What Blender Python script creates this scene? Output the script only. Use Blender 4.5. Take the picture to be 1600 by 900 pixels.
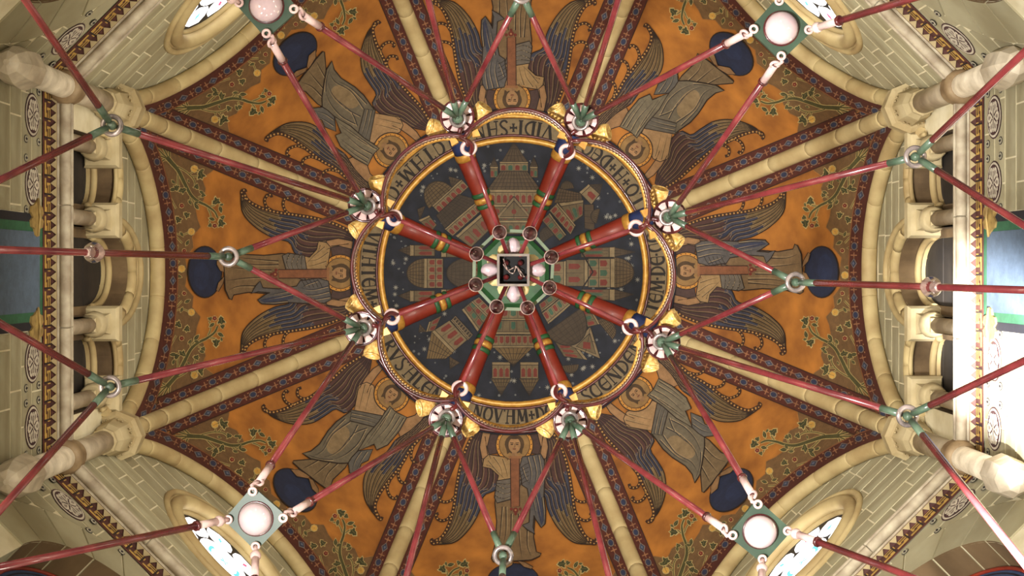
import bpy, bmesh, math, random
import numpy as np
from mathutils import Vector, Matrix
from mathutils.geometry import tessellate_polygon
random.seed(7)
PI = math.pi
for o in list(bpy.data.objects): bpy.data.objects.remove(o)
SC = bpy.context.scene
COL = SC.collection

# ------------------------------------------------------------------ camera: looks straight up the axis of the octagon
F = 2260.0                      # focal length in pixels of the 1600 px wide frame
CX, CY = 802.0, 425.0           # where the vertical axis of the tower meets the frame
cam = bpy.data.cameras.new('camera'); co = bpy.data.objects.new('camera', cam); COL.objects.link(co)
co.location = (0, 0, 0); co.rotation_euler = (PI, 0, 0)
cam.sensor_width = 36; cam.lens = 36*F/1600
cam.shift_x = -(CX-800)/1600; cam.shift_y = -(450-CY)/1600
cam.clip_end = 200; cam.clip_start = 0.05
SC.camera = co

# ------------------------------------------------------------------ light
W = bpy.data.worlds.new('world'); SC.world = W; W.use_nodes = True
W.node_tree.nodes['Background'].inputs[0].default_value = (1.0, 0.93, 0.82, 1)
W.node_tree.nodes['Background'].inputs[1].default_value = 0.42
def lamp(name, kind, loc, energy, col, size=0.2, target=None, spot=None, blend=0.5):
    l = bpy.data.lights.new(name, kind); l.energy = energy; l.color = col
    o = bpy.data.objects.new(name, l); COL.objects.link(o); o.location = loc
    if kind == 'AREA': l.size = size
    else: l.shadow_soft_size = size
    if kind == 'SPOT': l.spot_size = spot; l.spot_blend = blend
    if target is not None:
        o.rotation_euler = (Vector(target)-Vector(loc)).to_track_quat('-Z', 'Y').to_euler()
    return o
for i in range(8):                                   # up-lights on the joints of the chandelier
    a = PI/8 + i*PI/4
    lamp('joint_up_light', 'SPOT', (1.62*math.cos(a), 1.62*math.sin(a), 13.15), 540, (1.0, 0.91, 0.77), 0.06,
         target=(4.2*math.cos(a), 4.2*math.sin(a), 22.0), spot=2.1, blend=1.0)
for i in range(8):                                   # added fill lights at the unseen big wheel below the frame, stronger towards the lower left
    a = PI/8 + i*PI/4
    lamp('wheel_fill_light', 'POINT', (4.2*math.cos(a), 4.2*math.sin(a), 8.0), 140+40*math.cos(a-PI*.75), (1.0, 0.90, 0.74), 0.25)
# daylight flood from the lower left of the nave that strikes the right wall
lamp('flood_lamp', 'SPOT', (-3.4, 2.2, 0.5), 12000, (1.0, 0.97, 0.93), 0.3, target=(4.0, 0.2, 15.0), spot=1.0, blend=1.0)
lamp('beam_lamp', 'SPOT', (1.0, 3.0, 3.0), 210000, (1.0, 0.98, 0.96), 0.2, target=(5.12, 0.95, 14.2), spot=0.19, blend=1.0)
SC.view_settings.view_transform = 'Standard'; SC.view_settings.look = 'None'
SC.view_settings.gamma = 1; SC.view_settings.use_curve_mapping = False
SC.view_settings.exposure = 0.0

# ------------------------------------------------------------------ helpers
def lin(c):
    return tuple((x/255/12.92) if x/255 <= .04045 else ((x/255+.055)/1.055)**2.4 for x in c[:3])
def mat(name, c, c2=None, scale=3.0, rough=.6, metal=0.0, bump=0.0, coat=0.0, trans=0.0, rand=0.0, emit=0.0, detail=5, lo=.35, hi=.7):
    m = bpy.data.materials.new(name); m.use_nodes = True
    nt = m.node_tree; N = nt.nodes; L = nt.links; b = N['Principled BSDF']
    b.inputs['Roughness'].default_value = rough; b.inputs['Metallic'].default_value = metal
    if coat: b.inputs['Coat Weight'].default_value = coat; b.inputs['Coat Roughness'].default_value = .08
    if trans: b.inputs['Transmission Weight'].default_value = trans
    b.inputs['Base Color'].default_value = (*lin(c), 1)
    if emit:
        b.inputs['Emission Color'].default_value = (*lin(c), 1); b.inputs['Emission Strength'].default_value = emit
    src = None
    if c2 is not None:
        t = N.new('ShaderNodeTexCoord'); n = N.new('ShaderNodeTexNoise'); r = N.new('ShaderNodeValToRGB')
        n.inputs['Scale'].default_value = scale; n.inputs['Detail'].default_value = detail
        L.new(t.outputs['Object'], n.inputs['Vector']); L.new(n.outputs['Fac'], r.inputs['Fac'])
        r.color_ramp.elements[0].position = lo; r.color_ramp.elements[1].position = hi
        r.color_ramp.elements[0].color = (*lin(c2), 1); r.color_ramp.elements[1].color = (*lin(c), 1)
        src = r.outputs['Color']
        if rand:
            oi = N.new('ShaderNodeObjectInfo'); mr = N.new('ShaderNodeMapRange')
            mr.inputs['To Min'].default_value = 1-rand; mr.inputs['To Max'].default_value = 1+rand
            hs = N.new('ShaderNodeHueSaturation'); L.new(oi.outputs['Random'], mr.inputs['Value'])
            L.new(mr.outputs['Result'], hs.inputs['Value']); L.new(src, hs.inputs['Color']); src = hs.outputs['Color']
        L.new(src, b.inputs['Base Color'])
        if bump:
            bp = N.new('ShaderNodeBump'); bp.inputs['Strength'].default_value = bump; bp.inputs['Distance'].default_value = .02
            L.new(n.outputs['Fac'], bp.inputs['Height']); L.new(bp.outputs['Normal'], b.inputs['Normal'])
    return m
M = {}
M['web'] = mat('ochre_plaster', (178,115,46), (122,73,27), 2.2, .75, lo=.28, hi=.7, detail=12)
M['vrib'] = mat('vault_rib_stone', (204,186,138), (180,158,112), 2.5, .7, bump=.15, rand=.04)
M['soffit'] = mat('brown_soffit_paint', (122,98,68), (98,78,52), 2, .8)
M['recess'] = mat('shaded_sooty_recess_stone', (120,98,68), (84,66,44), 3, .85)  # shade of the arch recesses, with soot, mixed into this dark brown
M['ringstone'] = mat('brown_ring_stone', (150,128,96), (112,90,64), 6, .6)
M['ringmetal'] = mat('worn_pale_metal', (186,170,166), (104,96,94), 9, .25, metal=.3, coat=.4)
M['rib'] = mat('rib_stone', (186,168,122), (156,134,92), 2.5, .7, bump=.15, rand=.05)
M['stone'] = mat('pale_stone', (190,176,140), (150,132,94), 2.2, .75, bump=.2, rand=.05)
M['block'] = mat('ashlar_block', (166,160,132), (140,131,102), 1.3, .8, bump=.1, rand=.07)
M['joint'] = mat('lime_joint', (226,218,190), (205,194,160), 4, .85)
M['shaft'] = mat('marble_shaft', (222,210,188), (176,162,140), 5, .5, bump=.08)
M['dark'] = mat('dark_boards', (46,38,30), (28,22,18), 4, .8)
M['cornice'] = mat('cornice_stone', (182,172,150), (140,126,106), 5, .65, bump=.15)
M['redrib'] = mat('red_painted_stone', (140,46,28), (114,34,20), 3, .5, coat=.15)
M['gold'] = mat('gilding', (212,164,76), (176,124,50), 12, .4, metal=.2)
M['cup'] = mat('bright_gilding', (255,226,150), (214,158,70), 40, .3, metal=.1, coat=.4)
M['rimgrey'] = mat('grey_brown_rim', (128,114,100), (96,84,74), 12, .4)
M['oldgold'] = mat('dull_gold', (172,146,86), (126,102,58), 10, .6)
M['blue'] = mat('blue_paint', (40,56,104), (26,38,80), 5, .6)
M['green'] = mat('green_paint', (48,100,58), (34,76,44), 5, .5)
M['rod'] = mat('rose_red_enamel', (136,56,58), (96,32,38), 5, .25, coat=.5)
M['rodgreen'] = mat('grey_green_enamel', (96,118,98), (58,78,62), 6, .35, coat=.3)
M['cream'] = mat('cream_enamel', (232,206,200), (205,170,168), 8, .3, coat=.4)
M['wine'] = mat('wine_red_iron', (96,30,30), (60,16,20), 8, .3, coat=.5)
M['silver'] = mat('pale_polished_metal', (236,214,204), (180,150,140), 30, .3, metal=.5)
M['plate'] = mat('dark_green_plate', (66,88,70), (52,70,56), 4, .45, coat=.2)
M['pearl'] = mat('opal_glass', (222,200,204), (196,172,178), 2, .08, coat=1.0)
M['bulb'] = mat('bulb_glass', (238,214,220), None, 1, .1, trans=.7, coat=1.0)
M['bar'] = mat('olive_bar', (104,118,88), (84,98,72), 6, .5)
M['glass'] = mat('clear_glass', (250,242,246), None, 1, .03, trans=1.0)
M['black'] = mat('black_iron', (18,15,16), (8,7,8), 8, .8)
M['ivory'] = mat('ivory_plaster', (238,222,170), (214,190,130), 8, .5)
M['capblue'] = mat('night_blue_plaster', (33,37,50), (19,22,31), 4, .8, detail=8)
M['lead'] = mat('lead_line', (40,36,40), (26,24,28), 8, .6)
M['glow'] = mat('daylight_glass', (255,252,250), None, 1, .3, emit=2.6)
M['glowred'] = mat('daylight_red_glass', (206,70,120), None, 1, .3, emit=1.0)
M['glowblue'] = mat('daylight_blue_glass', (100,200,214), None, 1, .3, emit=1.0)
M['floor'] = mat('floor_stone', (150,138,118), (120,108,90), 1, .6)
def paint_material():
    m = bpy.data.materials.new('mural_paint'); m.use_nodes = True
    nt = m.node_tree; N = nt.nodes; L = nt.links; b = N['Principled BSDF']; b.inputs['Roughness'].default_value = .75
    at = N.new('ShaderNodeAttribute'); at.attribute_name = 'Col'
    t = N.new('ShaderNodeTexCoord'); n = N.new('ShaderNodeTexNoise'); n.inputs['Scale'].default_value = 7; n.inputs['Detail'].default_value = 12
    n.inputs['Roughness'].default_value = .8
    mr = N.new('ShaderNodeMapRange'); mr.inputs['From Min'].default_value = .3; mr.inputs['From Max'].default_value = .8
    mr.inputs['To Min'].default_value = .5; mr.inputs['To Max'].default_value = 1.15
    hs = N.new('ShaderNodeHueSaturation')
    L.new(t.outputs['Object'], n.inputs['Vector']); L.new(n.outputs['Fac'], mr.inputs['Value'])
    L.new(mr.outputs['Result'], hs.inputs['Value']); L.new(at.outputs['Color'], hs.inputs['Color'])
    L.new(hs.outputs['Color'], b.inputs['Base Color'])
    return m
M['paint'] = paint_material()

def link(name, data, parent=None, mats=None):
    o = bpy.data.objects.new(name, data); COL.objects.link(o)
    if parent is not None: o.parent = parent
    return o
def empty(name, loc=(0,0,0), rz=0.0, parent=None):
    o = bpy.data.objects.new(name, None); COL.objects.link(o); o.location = loc; o.rotation_euler = (0,0,rz)
    o.empty_display_size = .1
    if parent is not None: o.parent = parent
    return o
def tag(o, label=None, cat=None, group=None, kind=None):
    if label: o['label'] = label
    if cat: o['category'] = cat
    if group: o['group'] = group
    if kind: o['kind'] = kind
    return o
class G:
    def __init__(s): s.v=[]; s.f=[]; s.m=[]
    def add(s, v, f, mi=0):
        n=len(s.v); s.v += [tuple(x) for x in v]; s.f += [tuple(i+n for i in q) for q in f]; s.m += [mi]*len(f)
    def box(s, x0,x1,y0,y1,z0,z1, mi=0):
        v=[(x,y,z) for z in (z0,z1) for y in (y0,y1) for x in (x0,x1)]
        s.add(v,[(0,1,3,2),(4,6,7,5),(0,4,5,1),(2,3,7,6),(0,2,6,4),(1,5,7,3)],mi)
    def tube(s, pts, r, n=10, caps=True, mi=0, closed=False, ph=0.0):
        pts=[Vector(p) for p in pts]; k=len(pts)
        rr = r if isinstance(r,(list,tuple)) else [r]*k
        V=[]; ref=None
        for i,p in enumerate(pts):
            if closed: t=(pts[(i+1)%k]-pts[i-1])
            else: t=(pts[min(i+1,k-1)]-pts[max(i-1,0)])
            t.normalize()
            if ref is None:
                ref = Vector((0,0,1)) if abs(t.z)<.9 else Vector((1,0,0))
            x=(ref-t*ref.dot(t)); x.normalize(); ref=x; y=t.cross(x)
            for j in range(n):
                a=ph+2*PI*j/n; V.append(p+x*(rr[i]*math.cos(a))+y*(rr[i]*math.sin(a)))
        Fc=[]
        for i in range(k if closed else k-1):
            i2=(i+1)%k
            for j in range(n):
                j2=(j+1)%n; Fc.append((i*n+j,i2*n+j,i2*n+j2,i*n+j2))
        if caps and not closed:
            Fc.append(tuple(range(n))); Fc.append(tuple((k-1)*n+j for j in reversed(range(n))))
        s.add(V,Fc,mi)
    def lathe(s, prof, n=16, o=(0,0,0), axis=(0,0,1), mi=0, ph=0.0):
        # prof: list of (radius, distance along the axis)
        o=Vector(o); pts=[o+Vector(axis).normalized()*h for r,h in prof]
        ax=Vector(axis).normalized(); ref=Vector((0,0,1)) if abs(ax.z)<.9 else Vector((1,0,0))
        x=(ref-ax*ref.dot(ax)).normalized(); y=ax.cross(x); V=[]
        for (r,h),p in zip(prof,pts):
            for j in range(n):
                a=ph+2*PI*j/n; V.append(p+x*(r*math.cos(a))+y*(r*math.sin(a)))
        Fc=[(i*n+j,(i+1)*n+j,(i+1)*n+(j+1)%n,i*n+(j+1)%n) for i in range(len(prof)-1) for j in range(n)]
        Fc.append(tuple(range(n))); Fc.append(tuple((len(prof)-1)*n+j for j in reversed(range(n))))
        s.add(V,Fc,mi)
    def sphere(s, c, r, n=14, mi=0, sc=(1,1,1)):
        m=n//2; V=[]; c=Vector(c)
        for i in range(m+1):
            a=PI*i/m
            for j in range(n):
                b=2*PI*j/n; V.append(c+Vector((r*sc[0]*math.sin(a)*math.cos(b),r*sc[1]*math.sin(a)*math.sin(b),r*sc[2]*math.cos(a))))
        s.add(V,[(i*n+j,(i+1)*n+j,(i+1)*n+(j+1)%n,i*n+(j+1)%n) for i in range(m) for j in range(n)],mi)
    def torus(s, c, R, r, axis=(0,0,1), n=20, k=8, mi=0):
        c=Vector(c); ax=Vector(axis).normalized(); ref=Vector((0,0,1)) if abs(ax.z)<.9 else Vector((1,0,0))
        x=(ref-ax*ref.dot(ax)).normalized(); y=ax.cross(x)
        s.tube([c+x*(R*math.cos(2*PI*i/n))+y*(R*math.sin(2*PI*i/n)) for i in range(n)], r, k, closed=True, mi=mi)
    def prism(s, poly, d0, d1, mi=0):
        # poly in (x, z), extruded along y
        n=len(poly); V=[(p[0],d0,p[1]) for p in poly]+[(p[0],d1,p[1]) for p in poly]
        s.add(V,[tuple(range(n)),tuple(reversed(range(n,2*n)))]+[(i,n+i,n+(i+1)%n,(i+1)%n) for i in range(n)],mi)
    def mesh(s, name, mats, smooth=False):
        me=bpy.data.meshes.new(name); me.from_pydata(s.v,[],s.f)
        mats = mats if isinstance(mats,(list,tuple)) else [mats]
        for m in mats: me.materials.append(M[m] if isinstance(m,str) else m)
        me.polygons.foreach_set('material_index', s.m)
        if smooth is True: me.polygons.foreach_set('use_smooth',[True]*len(s.f))
        elif smooth: me.polygons.foreach_set('use_smooth',[len(q)==4 for q in s.f])
        me.update(); return me
    def build(s, name, mats, parent=None, smooth=False):
        return link(name, s.mesh(name,mats,smooth), parent)

# ------------------------------------------------------------------ flat paint: polygons laid on a surface as thin coats
class Paint:
    def __init__(s): s.p=[]
    def poly(s, pts, col, layer=1): s.p.append((list(pts),col,layer))
    def stroke(s, pts, w, col, layer=1, closed=False, taper=False):
        n=len(pts); q=[]
        for i,p in enumerate(pts):
            a=pts[i-1] if (i>0 or closed) else pts[i]; b=pts[(i+1)%n] if (i<n-1 or closed) else pts[i]
            dx,dy=b[0]-a[0],b[1]-a[1]; l=math.hypot(dx,dy) or 1e-6
            ww=(w*(1-.85*i/max(1,n-1)) if taper else w)/2
            q.append(((p[0]-dy/l*ww,p[1]+dx/l*ww),(p[0]+dy/l*ww,p[1]-dx/l*ww)))
        for i in range(n if closed else n-1):
            A=q[i];B=q[(i+1)%n]; s.p.append(([A[0],A[1],B[1],B[0]],col,layer))
    def dot(s, c, r, col, layer=1, n=8, ry=None, ph=0.0):
        ry=ry or r
        s.poly([(c[0]+r*math.cos(ph+2*PI*i/n),c[1]+ry*math.sin(ph+2*PI*i/n)) for i in range(n)],col,layer)
    def mesh(s, name, fmap, gx=None, gy=None):
        """fmap(array of (u,v,layer)) -> array of xyz. gx / gy: spacing of cuts so the coat follows a curved surface"""
        bm=bmesh.new(); cl=bm.loops.layers.float_color.new('Col')
        for pts,col,layer in s.p:
            vs=[bm.verts.new((p[0],p[1],layer)) for p in pts]; c=(*lin(col),1)
            if len(pts)<=4: tris=[tuple(range(len(pts)))]
            else: tris=tessellate_polygon([[Vector((p[0],p[1],0)) for p in pts]])
            for t in tris:
                try: f=bm.faces.new([vs[i] for i in t])
                except ValueError: continue
                for lp in f.loops: lp[cl]=c
        if bm.verts:
            for ax,g in ((0,gx),(1,gy)):
                if not g: continue
                lo=min(v.co[ax] for v in bm.verts); hi=max(v.co[ax] for v in bm.verts); x=math.ceil(lo/g)*g
                while x<hi:
                    nrm=(1,0,0) if ax==0 else (0,1,0); cpt=(x,0,0) if ax==0 else (0,x,0)
                    bmesh.ops.bisect_plane(bm, geom=bm.verts[:]+bm.edges[:]+bm.faces[:], plane_co=cpt, plane_no=nrm, dist=1e-5)
                    x+=g
        me=bpy.data.meshes.new(name); bm.to_mesh(me); bm.free()
        n=len(me.vertices); a=np.empty(n*3); me.vertices.foreach_get('co',a); a=a.reshape(-1,3)
        me.vertices.foreach_set('co', np.asarray(fmap(a),dtype=float).reshape(-1)); me.materials.append(M['paint']); me.update()
        return me

# ------------------------------------------------------------------ the octagon: one local frame per side (x along the wall, y outward, z up)
RAD = 5.0; SPR = 20.0; EPS = .003
TAN = math.tan(PI/8); COSH = math.cos(PI/8)
sg = np.linspace(-2.2, 6.6, 900)                 # arc length along the web from the springing line
def prof(s):
    th=np.maximum(s,0)/RAD; return RAD*np.cos(th), SPR+np.where(s<0,s,RAD*np.sin(th)), th
PD,PH,PT = prof(sg); PB = F*PD/PH
def web_map(a, eps=EPS):
    s=np.interp(-a[:,1], -PB, sg); d,h,th=prof(s); x=a[:,0]*h/F
    e=a[:,2]*eps
    return np.stack([x, d-np.cos(th)*e, h-np.sin(th)*e],1)
def wall_map(d):
    return lambda a: np.stack([a[:,0], d-a[:,2]*EPS, a[:,1]],1)
def cap_h(r): return SPR-.12+np.sqrt(np.maximum(RAD**2-r**2,0))
rr_=np.linspace(0,3.2,400); rp_=F*rr_/cap_h(rr_)
def cap_map(a):
    r=np.hypot(a[:,0],a[:,1]); rho=np.interp(r,rp_,rr_); h=cap_h(rho); k=h/F
    return np.stack([a[:,0]*k,a[:,1]*k,h-a[:,2]*EPS],1)
# the wall arch: half profile (distance from the middle, height)
AH=[(0,20.42),(.2,20.41),(.45,20.36),(.7,20.25),(.95,20.09),(1.2,19.86),(1.4,19.62),(1.58,19.35),(1.72,19.08),(1.83,18.78),(1.9,18.5),(1.93,18.25)]
def arch_h(y):
    y=np.abs(y); return np.interp(y,[p[0] for p in AH],[p[1] for p in AH],right=18.15)
ARCH=[(-x,h) for x,h in reversed(AH)]+AH[1:]
SIDES=['bottom','lower_left','left','upper_left','top','upper_right','right','lower_right']
WORDS=['bottom','lower left','left','upper left','top','upper right','right','lower right']
def P(x, y, h):                                  # a point that stands at height h above the camera
    return Vector(((x-CX)*h/F,(y-CY)*h/F,h))
# ================================================================== THE SETTING
WALL_D = 5.12
fl = G(); fl.lathe([(9,-1.75),(9,-1.6)], 32); tag(fl.build('floor','floor'), 'pale stone church floor far below the dome', kind='structure')

# ---- the vault ("ceiling"): webs, stone ribs, wall ribs, painted cap
ceil = tag(empty('ceiling',(0,0,18.2)), 'painted eight-sided ribbed dome with ochre webs and night-blue cap', kind='structure')
CZ = Matrix.Translation((0,0,-18.2))
def part(o, parent, k=None, lift=True):
    """hang o under the ceiling (whose origin lies at z = 18.2) turned to side k"""
    o.parent = parent
    if parent is ceil: o.location = (0,0,-18.2)
    if k is not None: o.rotation_euler = (0,0,k*PI/4)
    return o
def web_mesh():
    g=G(); nt=32; ns=46; V=[]
    th_top=math.acos(1.75/RAD); s_top=th_top*RAD
    for i in range(nt+1):
        t=-1+2*i/nt; y=t*RAD*TAN; hl=float(arch_h(y)); s0=hl-SPR
        for j in range(ns+1):
            s=s0+(s_top-s0)*j/ns; d,h,th=prof(np.array([s])); d=float(d[0]);h=float(h[0]); V.append((t*d*TAN,d,h))
    Fc=[(i*(ns+1)+j,i*(ns+1)+j+1,(i+1)*(ns+1)+j+1,(i+1)*(ns+1)+j) for i in range(nt) for j in range(ns)]
    g.add(V,Fc); return g.mesh('vault_web','web',True)
WEB = web_mesh()
webs=[]
for k in range(8):
    w=part(link('vault_web',WEB),ceil,k); w['label']='ochre painted web of the dome facing '+WORDS[k]; webs.append(w)

def rib_pts(s0,s1,n,off):
    out=[]
    for i in range(n+1):
        d,h,th=prof(np.array([s0+(s1-s0)*i/n])); rho=float(d[0])/COSH; t=float(th[0])
        out.append((0,rho-off*math.cos(t),float(h[0])-off*math.sin(t)))
    return out
RIBM=[]
s_end=float(np.interp(-250,-PB,sg)); cuts=[-1.85,-.75,.25,1.2,2.1,3.0,3.85,4.7,s_end+.25]
for a,b in zip(cuts[:-1],cuts[1:]):
    p=rib_pts(a,b-.006,8,.045); r=[.128]*len(p); r[0]=r[-1]=.118
    p.insert(1,tuple(Vector(p[0]).lerp(Vector(p[1]),.06))); p.insert(-1,tuple(Vector(p[-1]).lerp(Vector(p[-2]),.06)))
    r=[.121]+[.128]*(len(p)-2)+[.121]; g=G(); g.tube(p,r,12); RIBM.append(g.mesh('rib_stone','vrib','quads'))
for k in range(8):
    rb=empty('vault_rib'); part(rb,ceil,k); rb.rotation_euler=(0,0,k*PI/4+PI/8)
    for m in RIBM: link('rib_stone',m,rb)
WRM=[]
def resample(P_,n):
    P_=[Vector((p[0],p[1])) for p in P_]; L=[0]
    for a,b in zip(P_[:-1],P_[1:]): L.append(L[-1]+(b-a).length)
    return [(float(np.interp(L[-1]*i/n,L,[p.x for p in P_])),float(np.interp(L[-1]*i/n,L,[p.y for p in P_]))) for i in range(n+1)], L[-1]
def smooth_curve(P_,n=60):
    q,_=resample(P_,n)
    for _ in range(2): q=[q[0]]+[((a[0]+2*b[0]+c[0])/4,(a[1]+2*b[1]+c[1])/4) for a,b,c in zip(q[:-2],q[1:-1],q[2:])]+[q[-1]]
    return q
ARCS=smooth_curve(ARCH,72)
for i in range(9):
    p=[(x,5.02,h) for x,h in ARCS[i*8:i*8+9]]
    e0=tuple(Vector(p[0]).lerp(Vector(p[1]),.15)); e1=tuple(Vector(p[-1]).lerp(Vector(p[-2]),.15))
    p=[p[0],e0]+p[1:-1]+[e1,p[-1]]; r=[.098]+[.106]*(len(p)-2)+[.098]
    g=G(); g.tube(p,r,12); WRM.append(g.mesh('rib_stone','rib','quads'))
for k in range(8):
    wr=part(empty('wall_rib'),ceil,k)
    for m in WRM: link('rib_stone',m,wr)

# ---- night-blue cap with gilt rings, red ribs and green boss
cap=G(); n=64; V=[];rows=[0.02]+[i*.26 for i in range(1,11)]+[2.72]
for r in rows:
    for j in range(n): V.append((r*math.cos(2*PI*j/n),r*math.sin(2*PI*j/n),float(cap_h(r))))
for j in range(n): V.append((2.74*math.cos(2*PI*j/n),2.74*math.sin(2*PI*j/n),float(cap_h(2.72))+.22))
cap.add(V,[(i*n+j,(i+1)*n+j,(i+1)*n+(j+1)%n,i*n+(j+1)%n) for i in range(len(rows)) for j in range(n)])
capo=part(cap.build('dome_cap','capblue',None,True),ceil); capo['label']='dark blue starry cap of the dome painted with a walled city'
def ring(name,r_px,r,m,dz=0.0,parent=None):
    rho=float(np.interp(r_px,rp_,rr_)); g=G(); g.torus((0,0,float(cap_h(rho))-dz),rho,r,n=96,k=8); return g.build(name,m,parent or capo,True)
ring('gilt_ring',207,.052,'gold',.01); ring('gilt_ring',243.5,.034,'gold',.02)
ring('red_ring',213.5,.018,'wine',.005); ring('red_ring',250.5,.03,'wine',.0)
# red ribs on the cap
def cap_pt(r_px,off=0.0):
    rho=float(np.interp(r_px,rp_,rr_)); return (0,rho,float(cap_h(rho))-off)
def bar(r0,r1,w0,w1,off=.03,n=14,bulge=0.0):
    g=G(); k=4; pts=[cap_pt(r0+(r1-r0)*i/k,off) for i in range(k+1)]
    g.tube(pts,[w0+(w1-w0)*i/k+(bulge*math.sin(PI*i/k)) for i in range(k+1)],n); return g
RR=[('red_shaft',bar(48,196,.12,.166),'redrib'),('gilt_band',bar(191,203,.172,.172,bulge=.012),'gold'),('blue_socket',bar(203,238,.168,.168),'blue'),
    ('green_band',bar(110,117,.15,.15,bulge=.012),'green'),('gilt_band',bar(118.5,127,.152,.152,bulge=.012),'gold'),('green_band',bar(128.5,136,.154,.154,bulge=.012),'green')]
RR=[(a,b.mesh(a,m,'quads')) for a,b,m in RR]
for k in range(8):
    e=part(empty('red_rib'),ceil); e.rotation_euler=(0,0,k*PI/4+PI/8)
    for a,m in RR: link(a,m,e)
bo=G(); z0=float(cap_h(.0)); bo.lathe([(.66,z0),(.66,z0-.2),(.58,z0-.27),(.3,z0-.3)],8,ph=PI/8)
bo=part(bo.build('boss','green'),ceil); bo['label']='green octagonal boss at the crown of the dome'
g=G(); g.lathe([(.3,z0-.28),(.3,z0-.36),(.2,z0-.42)],8,ph=PI/8); g.build('boss_disc','gold',bo)

# ---- walls
UNIT=G(); UNIT.box(-.5,.5,0,1,-.5,.5); UNIT=UNIT.mesh('stone_block','block')
def blocks(parent,courses,y0,y1,L,lo=None,hi=None,circ=None,d0=WALL_D,dep=.016,seed=0,gv=.02,gh=.034,skip=None):
    rnd=random.Random(seed)
    for ci,(z0,z1) in enumerate(courses):
        x=y0-L*(.5 if ci%2 else .0)-rnd.random()*.2
        while x<y1:
            ln=L*rnd.uniform(.8,1.25); xa,xb=max(x,y0),min(x+ln,y1); x+=ln
            if xb-xa<.06: continue
            xa+=gv/2; xb-=gv/2; za,zb=z0+gh/2,z1-gh/2
            if skip and skip(xa,xb,za,zb): continue
            ns=12; xs=[xa+(xb-xa)*i/ns for i in range(ns+1)]
            B=[max(za,lo(q)) if lo else za for q in xs]; T=[min(zb,hi(q)) if hi else zb for q in xs]
            if circ:
                cz,cr=circ
                for i,q in enumerate(xs):
                    if abs(q)<cr:
                        e=math.sqrt(cr*cr-q*q)
                        if (za+zb)/2>cz: B[i]=max(B[i],cz+e)
                        else: T[i]=min(T[i],cz-e)
            ok=[t-b>.03 for b,t in zip(B,T)]
            if not any(ok): continue
            if all(abs(b-za)<1e-6 for b in B) and all(abs(t-zb)<1e-6 for t in T):
                o=link('stone_block',UNIT,parent); o.location=((xa+xb)/2,d0,(za+zb)/2); o.scale=(xb-xa,dep,zb-za); continue
            i=0
            while i<=ns:
                if not ok[i]: i+=1; continue
                j=i
                while j<ns and ok[j+1]: j+=1
                if j>i:
                    poly=[(xs[q],B[q]) for q in range(i,j+1)]+[(xs[q],T[q]) for q in range(j,i-1,-1)]
                    g=G(); g.prism(poly,d0,d0+dep); g.build('stone_block','block',parent)
                i=j+1
def backing(g,ys,lo,hi,d,circ=None,mi=0):
    for a,b in zip(ys[:-1],ys[1:]):
        m=(a+b)/2; segs=[(lo,hi)]
        if circ and abs(m)<circ[1]:
            cz,cr=circ; up=lambda y:cz+math.sqrt(max(0,cr*cr-y*y)); dn=lambda y:cz-math.sqrt(max(0,cr*cr-y*y)); segs=[(lo,dn),(up,hi)]
        e=1e-5
        for l,h in segs:
            g.add([(a,d,l(a+e)),(b,d,l(b-e)),(b,d,h(b-e)),(a,d,h(a+e))],[(0,1,2,3)],mi)
def strip(g,curve,d0,d1,mi=0):
    V=[(p[0],d,p[1]) for d in (d0,d1) for p in curve]; n=len(curve)
    g.add(V,[(i,i+1,n+i+1,n+i) for i in range(n-1)],mi)
HW=WALL_D*TAN
up_c=[16.0+i*2.5/7 for i in range(13)]; UPC=list(zip(up_c[:-1],up_c[1:]))
lo_c=[15.72-i*.33 for i in range(10)]; LOC=[(b,a) for a,b in zip(lo_c[:-1],lo_c[1:])]
RC,RR_=13.7,1.46                                        # lower arch: centre height, radius
CIRC=(18.5,1.0)
def lo_arch(y): return RC+math.sqrt(max(0,RR_**2-y*y)) if abs(y)<RR_ else -1.6
def lo_ext(y): return RC+math.sqrt(max(0,2.03**2-y*y)) if abs(y)<2.03 else RC
def hi_wall(y): return float(arch_h(y))+.35
def ell(c,w,s,a):
    def f(y):
        t=(y-c)/w; return s+(a-s)*math.sqrt(max(0,1-abs(t)**2.15))
    return f
def ell_pts(c,w,s,a,n=22,foot=None):
    out=[]
    for i in range(n+1):
        t=PI*(1-i/n); x=math.cos(t); out.append((c+w*x,s+(a-s)*math.sin(t)**.93 if 0<i<n else s))
    if foot is not None: out=[(out[0][0],foot)]+out+[(out[-1][0],foot)]
    return out
MED_L=[-1.67,-.93,.95,1.65]
def medallion(pt,x,z,r):
    dk=(74,46,48); pale=(214,204,184); mid=(150,136,124)
    pt.dot((x,z),r,dk,1,28); pt.dot((x,z),r*.93,pale,2,28); pt.dot((x,z),r*.83,dk,3,28)
    for i in range(6):
        a=i*PI/3+PI/6; c,s=math.cos(a),math.sin(a)
        def q(u,v): return (x+r*(u*c-v*s),z+r*(u*s+v*c))
        pt.poly([q(.1,0),q(.42,.2),q(.66,.2),q(.76,.08),q(.76,-.08),q(.66,-.2),q(.42,-.2)],pale,4)
        pt.poly([q(.3,0),q(.5,.1),q(.62,.06),q(.62,-.06),q(.5,-.1)],mid,5)
        b=a+PI/6; c2,s2=math.cos(b),math.sin(b); pt.dot((x+r*.6*c2,z+r*.6*s2),r*.1,pale,4,6)
    pt.dot((x,z),r*.12,pale,5,8); pt.dot((x,z),r*.07,dk,6,8)
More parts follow.
